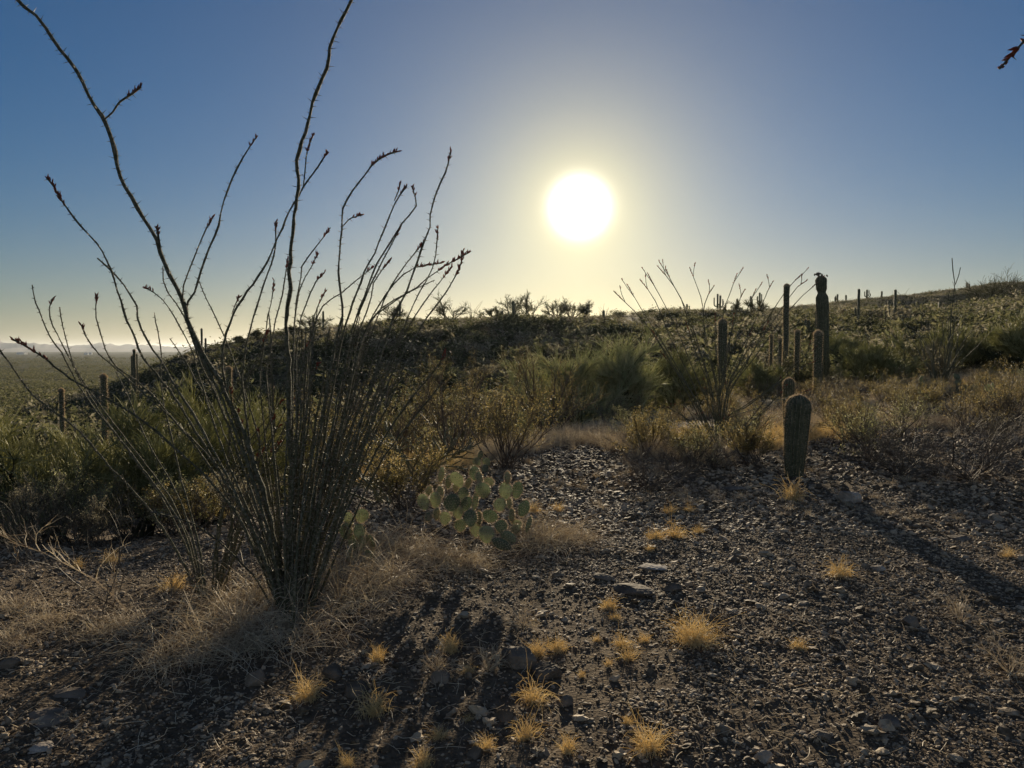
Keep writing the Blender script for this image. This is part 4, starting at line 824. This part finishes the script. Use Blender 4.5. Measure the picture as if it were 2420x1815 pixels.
# knee high shrubs between the gravel and the trees
base = [creosote('low_shrub', (0, 0, 0), 'x', 'shrub', 'knee high shrubs behind the gravel', .7, 80+i, leafmat=('creosote', 'scrub_brown', 'creosote', 'verde')[i], nl=(6, 3, 10, 5)[i], n0=16) for i in range(4)]
look = ['thin yellowish', 'brown twiggy', 'leafy golden', 'sparse green']; rgk = np.random.default_rng(31); spots_ = []; tries = 0
while len(spots_) < 60 and tries < 4000:
    tries += 1; Y = rgk.uniform(8.6, 21); px = rgk.uniform(1440, 2560); x = (px-CX)/FPX*Y
    if Y < np.interp(px, [1440, 1700, 1800, 1930, 2560], [9.5, 9.0, 9.8, 9.8, 8.8]) or (abs(px-1877) < 60 and Y < 11) or any((x-a)**2+(Y-b)**2 < .5 for a, b, _ in spots_): continue
    spots_.append((x, Y, px))
MK2 = [('the stout young cactus', 1877, 1000), ('the foot of the spreading ocotillo', 1700, 1000), ('the foot of the tall thin ocotillo', 2222, 930), ('the dark boulders in the grass', 2185, 1000), ('the tallest bare shrub', 2130, 1090), ('the right frame edge', 2420, 1000)]
inf2 = []
for j, (x, Y, px) in enumerate(spots_):
    X_ = px; Y_ = 827+(CAMZ-gz(x, Y)-.3)/Y*FPX; mkj = int(np.argmin([math.hypot(X_-a, (Y_-b)*1.6) for _, a, b in MK2])); a, b = MK2[mkj][1:]; dx, dy = X_-a, Y_-b
    side = ('right of' if dx > 0 else 'left of') if abs(dx) > abs(dy)*1.5 else ('in front of' if dy > 0 else 'behind'); inf2.append((MK2[mkj][0], side, j % 4, math.hypot(dx, dy)))
turn2 = {}; used = set()
for j in sorted(range(len(inf2)), key=lambda j: inf2[j][3]):
    key = inf2[j][:3]; turn2[key] = turn2.get(key, -1)+1; mk, side, k, _ = inf2[j]; x, Y, _ = spots_[j]; lab = f'{look[k]} low shrub, {ordn[turn2[key]]} one {side} {mk}'; sc_ = rgk.uniform(.5, 1.05)*(.8+Y/50)
    if k in used: copy_thing(base[k], (x, Y, gz(x, Y)), rgk.uniform(0, 6.28), sc_, lab)
    else:
        used.add(k); base[k].location = (x, Y, gz(x, Y)); base[k].scale = (sc_,)*3; base[k]['label'] = lab
# bare and thorny shrubs round the clearing
dry_shrub('bare_shrub', tuple(place(2130, 8.6)), 'dark bare twiggy shrub on the gravel near the right edge, tallest of the bare ones', 'bare shrub', 'bare shrubs', .75, 1, n0=22, flat=1.2, r=.006)
dry_shrub('bare_shrub', tuple(place(2300, 8.2)), 'spreading bare shrub cut by the right edge', 'bare shrub', 'bare shrubs', .85, 2, n0=24, flat=1.3, r=.006)
dry_shrub('bare_shrub', tuple(place(1530, 8.0)), 'grey arching bare shrub in the middle of the clearing edge', 'bare shrub', 'bare shrubs', .62, 3, n0=18, flat=1.6, r=.005)
dry_shrub('bare_shrub', tuple(place(1590, 9.0)), 'tangled grey shrub just behind the arching one', 'bare shrub', 'bare shrubs', .5, 4, n0=16, flat=1.4)
dry_shrub('bare_shrub', tuple(place(1690, 9.4)), 'low leafless shrub between the ocotillo foot and the young cactus', 'bare shrub', 'bare shrubs', .45, 14, n0=16, flat=1.4)
q = ground(265, 1440); q[2] = gz(q[0], q[1])
dry_shrub('bare_shrub', tuple(q), 'thin pale leafless sapling left of the second ocotillo', 'bare shrub', 'bare shrubs', .75, 5, n0=4, k1=5, k2=3, flat=.5, r=.0036, m='twig')
q = ground(310, 1445); q[2] = gz(q[0], q[1])
mb = MB(); P = np.array([at(310, 1445, q[1])-q, at(270, 1410, q[1]+.05)-q, at(225, 1370, q[1]+.1)-q, at(170, 1340, q[1]+.15)-q, at(100, 1305, q[1]+.2)-q, at(20, 1280, q[1]+.25)-q]); P[0, 2] = -.02
rg = np.random.default_rng(9); mb.tubes(P, np.linspace(.006, .002, 6), 5); P1 = grow(rg, P[None], 12, .28, .7, .5, 4, .15, 1, .25); mb.tubes(P1, taper(P1, .003, .0012), 3); P2 = grow(rg, P1, 5, .1, .7, .2, 3, .2, 1, .25); mb.tubes(P2, taper(P2, .0014, .0007), 3)
o = mb.build('bare_branch', M['straw']); o.location = q; tag(o, 'long pale thorny branch leaning left over the dark gravel', 'bare branch')
for i, (px, py, h, lb) in enumerate([(400,1440,.32,'dark wiry shrublet between the second and the largest ocotillo'),(60,1330,.5,'wiry shrub tangle at the left edge below the palo verdes'),(180,1300,.5,'wiry shrub tangle right of the one at the left edge'),(1240,1480,.16,'faint grey dwarf shrub on the gravel below the prickly pear'),(1035,1590,.13,'dry grey sprig left of the small central tufts'),(1155,1585,.14,'wispy grey dwarf shrub beside a small tuft in the lower middle'),(2270,1470,.16,'feathery dry sprig standing alone on the right gravel'),(2390,1600,.2,'brownish dry sprig at the lower right edge'),(1700,1500,.16,'dark twiggy dwarf shrub attached to the large foreground tuft')]):
    q = ground(px, py); q[2] = gz(q[0], q[1]); dry_shrub('dwarf_shrub', tuple(q), lb, 'dwarf shrub', 'dwarf shrubs', h, 30+i, n0=12, k1=5, k2=4, flat=.9, r=.0024, m='twig' if i in (0, 1, 2, 8) else 'straw')
# tangled straw round the foot of the two ocotillos: every clump a thing
straws = [tuft_mesh(200+i, 300, .40, 1.7, 'straw', 14, .6, .0021, .55) for i in range(3)]
SC = [(1245,1262,.85,'pale and upright behind the right pads of the sprawling prickly pear'),(560,1500,1.0,'beneath the front left of the largest ocotillo'),(480,1530,1.0,'forming the pale heap left of the grey stone'),(400,1560,.65,'at the dark end of the straw bank'),(620,1520,.9,'directly in front of the largest ocotillo foot'),(720,1490,.85,'right in front of the largest ocotillo foot'),(800,1430,.9,'right of the largest ocotillo foot'),(870,1390,.9,'between the largest ocotillo and the gravel hollow'),(930,1370,.8,'below the shaded prickly pear'),(600,1430,.9,'tucked behind the canes on the left'),(530,1450,.8,'between both ocotillo feet'),(840,1350,.9,'under the left pads of the sprawling prickly pear'),(960,1310,.9,'under the front pads of the sprawling prickly pear'),(1040,1330,.8,'at the middle front of the sprawling prickly pear'),(1100,1340,.7,'at the right front of the sprawling prickly pear'),(900,1290,.9,'left of the sprawling prickly pear'),(760,1380,.8,'close behind the largest ocotillo foot on the right'),(1290,1292,1.15,'pale and fluffy right of the sprawling prickly pear'),(1338,1280,.9,'at the outer right of the fluffy straw beside the prickly pear'),(240,1500,.45,'on the dark slope left of the second ocotillo'),(120,1470,.55,'low on the left slope'),(40,1440,.5,'at the left edge of the slope'),(300,1480,.5,'just below the second ocotillo'),(30,1520,.5,'lowest at the left edge')]
for i, (px, py, s, lb) in enumerate(SC):
    q = ground(px, py); o = bpy.data.objects.new('straw_clump', straws[i % 3]); C.objects.link(o); o.location = (q[0], q[1], gz(q[0], q[1])-.01); o.rotation_euler = (0, 0, i*1.7); o.scale = (s, s, s*.85)
    tag(o, 'tangled dry straw clump '+lb, 'dry grass', 'straw clumps at the ocotillo feet')
# golden foreground tufts
tufts = [tuft_mesh(i, 110+25*(i % 4), .10+.02*(i % 3), .5+.15*(i % 5), 'grass', 2+i % 4, .3+.1*(i % 3), .0012, .2+.06*(i % 4)) for i in range(9)]
TU = [(893,1565,.95,'tall golden tuft right of the straw bank, long loose blades'),(728,1655,.9,'golden tuft right below the grey stone'),(886,1692,1.05,'tall bright tuft in the lower left middle'),(1064,1540,.95,'narrow upright golden tuft on the dark gravel, centre left'),(1105,1590,.4,'small dull tuft left of the dark boulder'),(1268,1550,.7,'left of two tufts behind the dark boulder'),(1318,1540,.75,'right of two tufts behind the dark boulder'),(1261,1662,1.0,'brightest dense tuft just below the flat slab'),(1243,1748,.9,'pale spiky tuft in the lower centre'),(1342,1780,.75,'small tuft right of the pale spiky one'),(1536,1780,.95,'golden tuft low on the right of centre'),(1150,1775,.55,'tiny tuft beside the dark square stone'),(1000,1812,.7,'tuft touching the bottom edge left of centre'),(1036,1745,.45,'thin sprig tuft in the lower middle gravel'),(1440,1440,.55,'upper one of a stacked pair of tufts, centre right'),(1454,1466,.4,'lower one of a stacked pair of tufts, centre right'),(1470,1530,.7,'left of three linked tufts, centre right'),(1484,1560,.75,'lowest of three linked tufts, centre right'),(1438,1575,.45,'small tuft left of the three linked ones'),(1523,1518,.45,'small tuft right of the three linked ones'),(1410,1518,.35,'tiny tuft left of the linked group'),(1484,1712,.4,'small tuft above the golden low right one'),(1984,1362,.75,'lone tuft beside a pale stone on the right gravel'),(1888,1535,.55,'round dark based tuft alone on the right gravel'),(1550,1275,.6,'left one of the wide pale tufts above the white flat stone'),(1595,1272,.75,'middle one of the wide pale tufts above the white flat stone'),(1650,1262,.45,'right one of the wide pale tufts above the white flat stone'),(1536,1305,.4,'tiny tuft under the wide pale ones'),(2385,1318,.45,'small orange tuft by the right edge'),(1872,1185,.95,'grass tuft leaning on the foot of the stout young cactus'),(185,1345,.5,'small golden tuft on the dark slope at the left'),(262,1330,.5,'small golden tuft right of the one on the dark left slope'),(412,1395,.8,'golden tuft in front of the second ocotillo'),(1585,1215,.5,'small pale tuft at the back of the gravel'),(1630,1210,.4,'tiny pale tuft beside the one at the back of the gravel'),(1105,1706,.35,'tiny orange tuft in the lower middle'),(1375,1600,.4,'small tuft right of the flat slab'),(820,1815,.5,'tuft cut by the bottom edge on the left'),(1260,1215,.6,'orange tuft touching the right pads of the sprawling prickly pear'),(1318,1210,.5,'orange tuft above the fluffy straw beside the prickly pear')]
for i, (px, py, s, lb) in enumerate(TU):
    q = ground(px, min(py, 1814)); s *= 1.2*(q[1]/3.6 if py < 1500 else 1.0); o = bpy.data.objects.new('grass_tuft', tufts[(i*5) % 9]); C.objects.link(o)
    o.location = (q[0], q[1], gz(q[0], q[1])-.006); o.rotation_euler = (0, 0, i*2.1); o.scale = (s*.8, s*.8, s); tag(o, lb, 'grass tuft', 'golden grass tufts on the gravel')
# the largest foreground tuft with seed stalks
q = ground(1640, 1522); o = bpy.data.objects.new('grass_tuft', tuft_mesh(90, 330, .19, .75, 'grass', 6, .35, .0012, .3)); C.objects.link(o)
o.location = (q[0], q[1], gz(q[0], q[1])-.006); tag(o, 'largest golden tuft on the gravel with long thin seed stalks', 'grass tuft', 'golden grass tufts on the gravel')
# meadow of dry grass beyond the gravel: nobody could count it
blade = [tuft_mesh(300+i, 40, .34, .8, 'straw', 2, .3, .0034, .3) for i in range(3)]
src = []
for m_ in blade:
    V = np.empty(len(m_.vertices)*3, np.float32); m_.vertices.foreach_get('co', V); F = np.empty(len(m_.polygons)*4, np.int32); m_.polygons.foreach_get('vertices', F); src.append((V.reshape(-1, 3), F.reshape(-1, 4)))
rgm = np.random.default_rng(4); mb = MB()
for _ in range(900):                                # scattered low wisps on the back of the gravel
    Y = rgm.uniform(6.5, 13); px = rgm.uniform(980, 2560); x = (px-CX)/FPX*Y
    if noise(x*1.1+13, Y*1.1) < .02+.2*rgm.random(): continue
    V, F = src[int(rgm.integers(3))]; s = rgm.uniform(.15, .42); sel = rgm.permutation(len(F)//5)[:18]; Fs = F.reshape(-1, F.shape[1]); mb.add(rot_z(V, rgm.uniform(0, 6.3))*np.array([s, s, s*.8])+np.array([x, Y, gz(x, Y)]), Fs, 0)
for _ in range(4600):
    px = rgm.uniform(850, 2560); y0 = np.interp(px, [850, 1100, 1300, 1500, 1700, 1900, 2100, 2420], [1080, 1095, 1060, 1080, 1110, 1060, 1050, 1080]); Y = CAMZ*FPX/(y0-827)
    Y1 = np.interp(px, [850, 1250, 1500, 1750, 2560], [14, 17, 27, 30, 25]); Y = Y*(Y1/Y)**(rgm.random()**.8); x = (px-CX)/FPX*Y
    if noise(x*.8+3, Y*.8) < -.12+.1*rgm.random(): continue
    V, F = src[int(rgm.integers(3))]; s = rgm.uniform(.35, 1.0)*(.75+Y/40); mb.add(rot_z(V, rgm.uniform(0, 6.3))*s+np.array([x, Y, gz(x, Y)]), F, int(noise(x*.5, Y*.5+40) > .06))
tag(mb.build('dry_grass', [M['straw'], M['grass']]), 'dry pale grass between the bushes beyond the gravel', 'grass', kind='stuff')
mb = MB()
for _ in range(1500):                               # low ground litter: twigs and dead blades lying about
    px = rgm.uniform(-100, 2520); py = rgm.uniform(1080, 1815) if px > 700 else rgm.uniform(1330, 1815); Y = CAMZ*FPX/(py-827); x = (px-CX)/FPX*Y; z = gz(x, Y)
    a = rgm.uniform(0, 6.3); L = rgm.uniform(.03, .12); t_ = np.linspace(-1, 1, 4)[:, None]*L/2*np.array([[math.cos(a), math.sin(a), rgm.normal()*.25]])+np.array([x, Y, z+.012])+rgm.normal(size=(4, 3))*.004; mb.tubes(t_, np.full(4, .0011), 3)
tag(mb.build('litter', M['straw']), 'dead twigs and grass blades lying on the gravel', 'litter', kind='stuff')
# ------------------------------------------------------------------ rocks one can point at
def rock(px, py, w, h, label, seed, m='rock', d=.8, cuts=9, rz=None, sink=.25):
    """angular stone: a ball chopped by flat planes, then roughened"""
    q = ground(px, py); k = q[1]/FPX; rg = np.random.default_rng(seed); V, F = ico(3); V = V.copy()
    for _ in range(cuts):
        n = unit(rg.normal(size=3)); c = rg.uniform(.45, .8); dd = V@n; V -= np.clip(dd-c, 0, None)[:, None]*n
    V *= (1+.03*rg.normal(size=(len(V), 1)))
    a = rg.uniform(-.4, .4) if rz is None else rz; V = rot_z(V*np.array([w*k*.62, w*k*.62*d, h*k*.75]), a)
    mb = MB(); mb.add(V, F); o = mb.build('rock', M[m]); o.location = (q[0], q[1], gz(q[0], q[1])+h*k*(.5-sink)*.8); return tag(o, label, 'rock', 'rocks on the ground')
rock(2005, 1185, 50, 32, 'pale angular rock on the gravel right of the stout young cactus', 1, 'pale_rock')
rock(608, 1618, 46, 44, 'rounded grey stone in the shadow below the straw bank', 2, 'rock')
rock(1232, 1568, 80, 50, 'dark humped boulder with two tufts behind it', 3, 'rock')
rock(1285, 1600, 70, 34, 'flat topped slab right in front of the dark humped boulder', 4, 'rock')
rock(1540, 1345, 70, 10, 'flat white lit stone at the back of the gravel', 5, 'pale_rock')
rock(1590, 1395, 36, 24, 'dark block stone under the white flat one', 6)
rock(1490, 1400, 90, 16, 'long low flagstone left of the dark block stone', 7)
rock(1425, 1370, 50, 14, 'thin slab lying level near the flagstone', 8)
rock(2152, 1478, 34, 24, 'dark upright cube like stone alone on the right gravel', 9)
rock(2075, 1350, 30, 14, 'pale low stone right of the lone right tuft', 10, 'pale_rock')
rock(1120, 1790, 40, 34, 'dark square stone near the bottom edge', 11)
rock(1808, 1800, 36, 30, 'pale rounded stone at the bottom edge, right of centre', 12, 'pale_rock')
rock(1940, 1745, 56, 24, 'dark ridged stone low on the right gravel', 13)
rock(2105, 1712, 46, 20, 'flat dark stone low right of the ridged one', 14)
rock(1195, 1700, 50, 26, 'tilted slab pointing up right in the lower centre', 15)
rock(840, 1640, 60, 40, 'jagged dark rock between two golden tufts on the left', 16)
rock(790, 1600, 50, 30, 'dark jagged rock above the jagged one on the left', 17)
rock(1045, 1610, 44, 30, 'dark wedge stone left of the dark humped boulder', 18)
rock(1335, 1665, 34, 26, 'small leaning slab right of the brightest tuft', 19)
rock(30, 1575, 46, 24, 'black shaded stone at the left edge', 20)
rock(90, 1775, 60, 16, 'long pale slab in the bottom left corner', 21, 'pale_rock')
rock(110, 1700, 90, 14, 'tilted bedrock ledge low on the left', 22)
rock(170, 1640, 80, 12, 'thin bedrock ledge above the tilted one on the left', 23)
rock(2330, 1235, 40, 10, 'flat brown stone under the bare shrubs at the right', 24)
rock(2140, 985, 70, 22, 'dark boulder in the grass on the right', 25)
rock(2230, 985, 80, 26, 'larger dark boulder in the grass right of the other', 26)
rock(1735, 1160, 60, 12, 'flat grey stone left of the foot grass of the young cactus', 27)
rock(2260, 1275, 50, 12, 'flat stone on the right gravel below the bare shrubs', 28)
# ------------------------------------------------------------------ far houses on the plain, hazy air
for i, (px, Y, w) in enumerate([(52, 2600, 26), (60, 2650, 14), (205, 2500, 12), (215, 2700, 10)]):
    q = place(px, Y); t = empty('house', tuple(q), ['wide pale house far out on the plain, leftmost', 'small pale house beside the wide leftmost one on the plain', 'left one of two tiny houses on the plain', 'right one of two tiny houses on the plain'][i], 'house', 'houses on the far plain')
    mb = MB(); h = 5.5; x, y = w/2, w*.3; v = [(-x, -y, -1), (x, -y, -1), (x, y, -1), (-x, y, -1), (-x, -y, h), (x, -y, h), (x, y, h), (-x, y, h)]
    mb.add(v, [[0, 1, 5, 4], [1, 2, 6, 5], [2, 3, 7, 6], [3, 0, 4, 7]]); mb.build('wall', M['building'], t)
    mb = MB(); mb.add([(-x-.5, -y-.5, h), (x+.5, -y-.5, h), (x+.5, y+.5, h), (-x-.5, y+.5, h), (-x, 0, h+2), (x, 0, h+2)], [[0, 1, 5, 4], [2, 3, 4, 5]]); mb.add([(-x-.5, -y-.5, h), (-x-.5, y+.5, h), (-x, 0, h+2), (x+.5, y+.5, h), (x+.5, -y-.5, h), (x, 0, h+2)], [[0, 2, 1], [3, 5, 4]]); mb.build('roof', M['building'], t)
def haze():
    m = bpy.data.materials.new('haze'); m.use_nodes = True; t = m.node_tree; t.nodes.clear(); o = t.nodes.new('ShaderNodeOutputMaterial'); v = t.nodes.new('ShaderNodeVolumePrincipled')
    v.inputs['Color'].default_value = (.82, .9, 1, 1); v.inputs['Density'].default_value = HAZE; v.inputs['Anisotropy'].default_value = .6; t.links.new(v.outputs[0], o.inputs['Volume'])
    mb = MB(); a = 26500; lo, hi = -60, 160; mb.add([(-a, -a, lo), (a, -a, lo), (a, a, lo), (-a, a, lo), (-a, -a, hi), (a, -a, hi), (a, a, hi), (-a, a, hi)], [[0, 3, 2, 1], [4, 5, 6, 7], [0, 1, 5, 4], [1, 2, 6, 5], [2, 3, 7, 6], [3, 0, 4, 7]])
    tag(mb.build('haze', m), 'thin dusty air', 'haze', kind='stuff')
HAZE = 3e-5
haze()
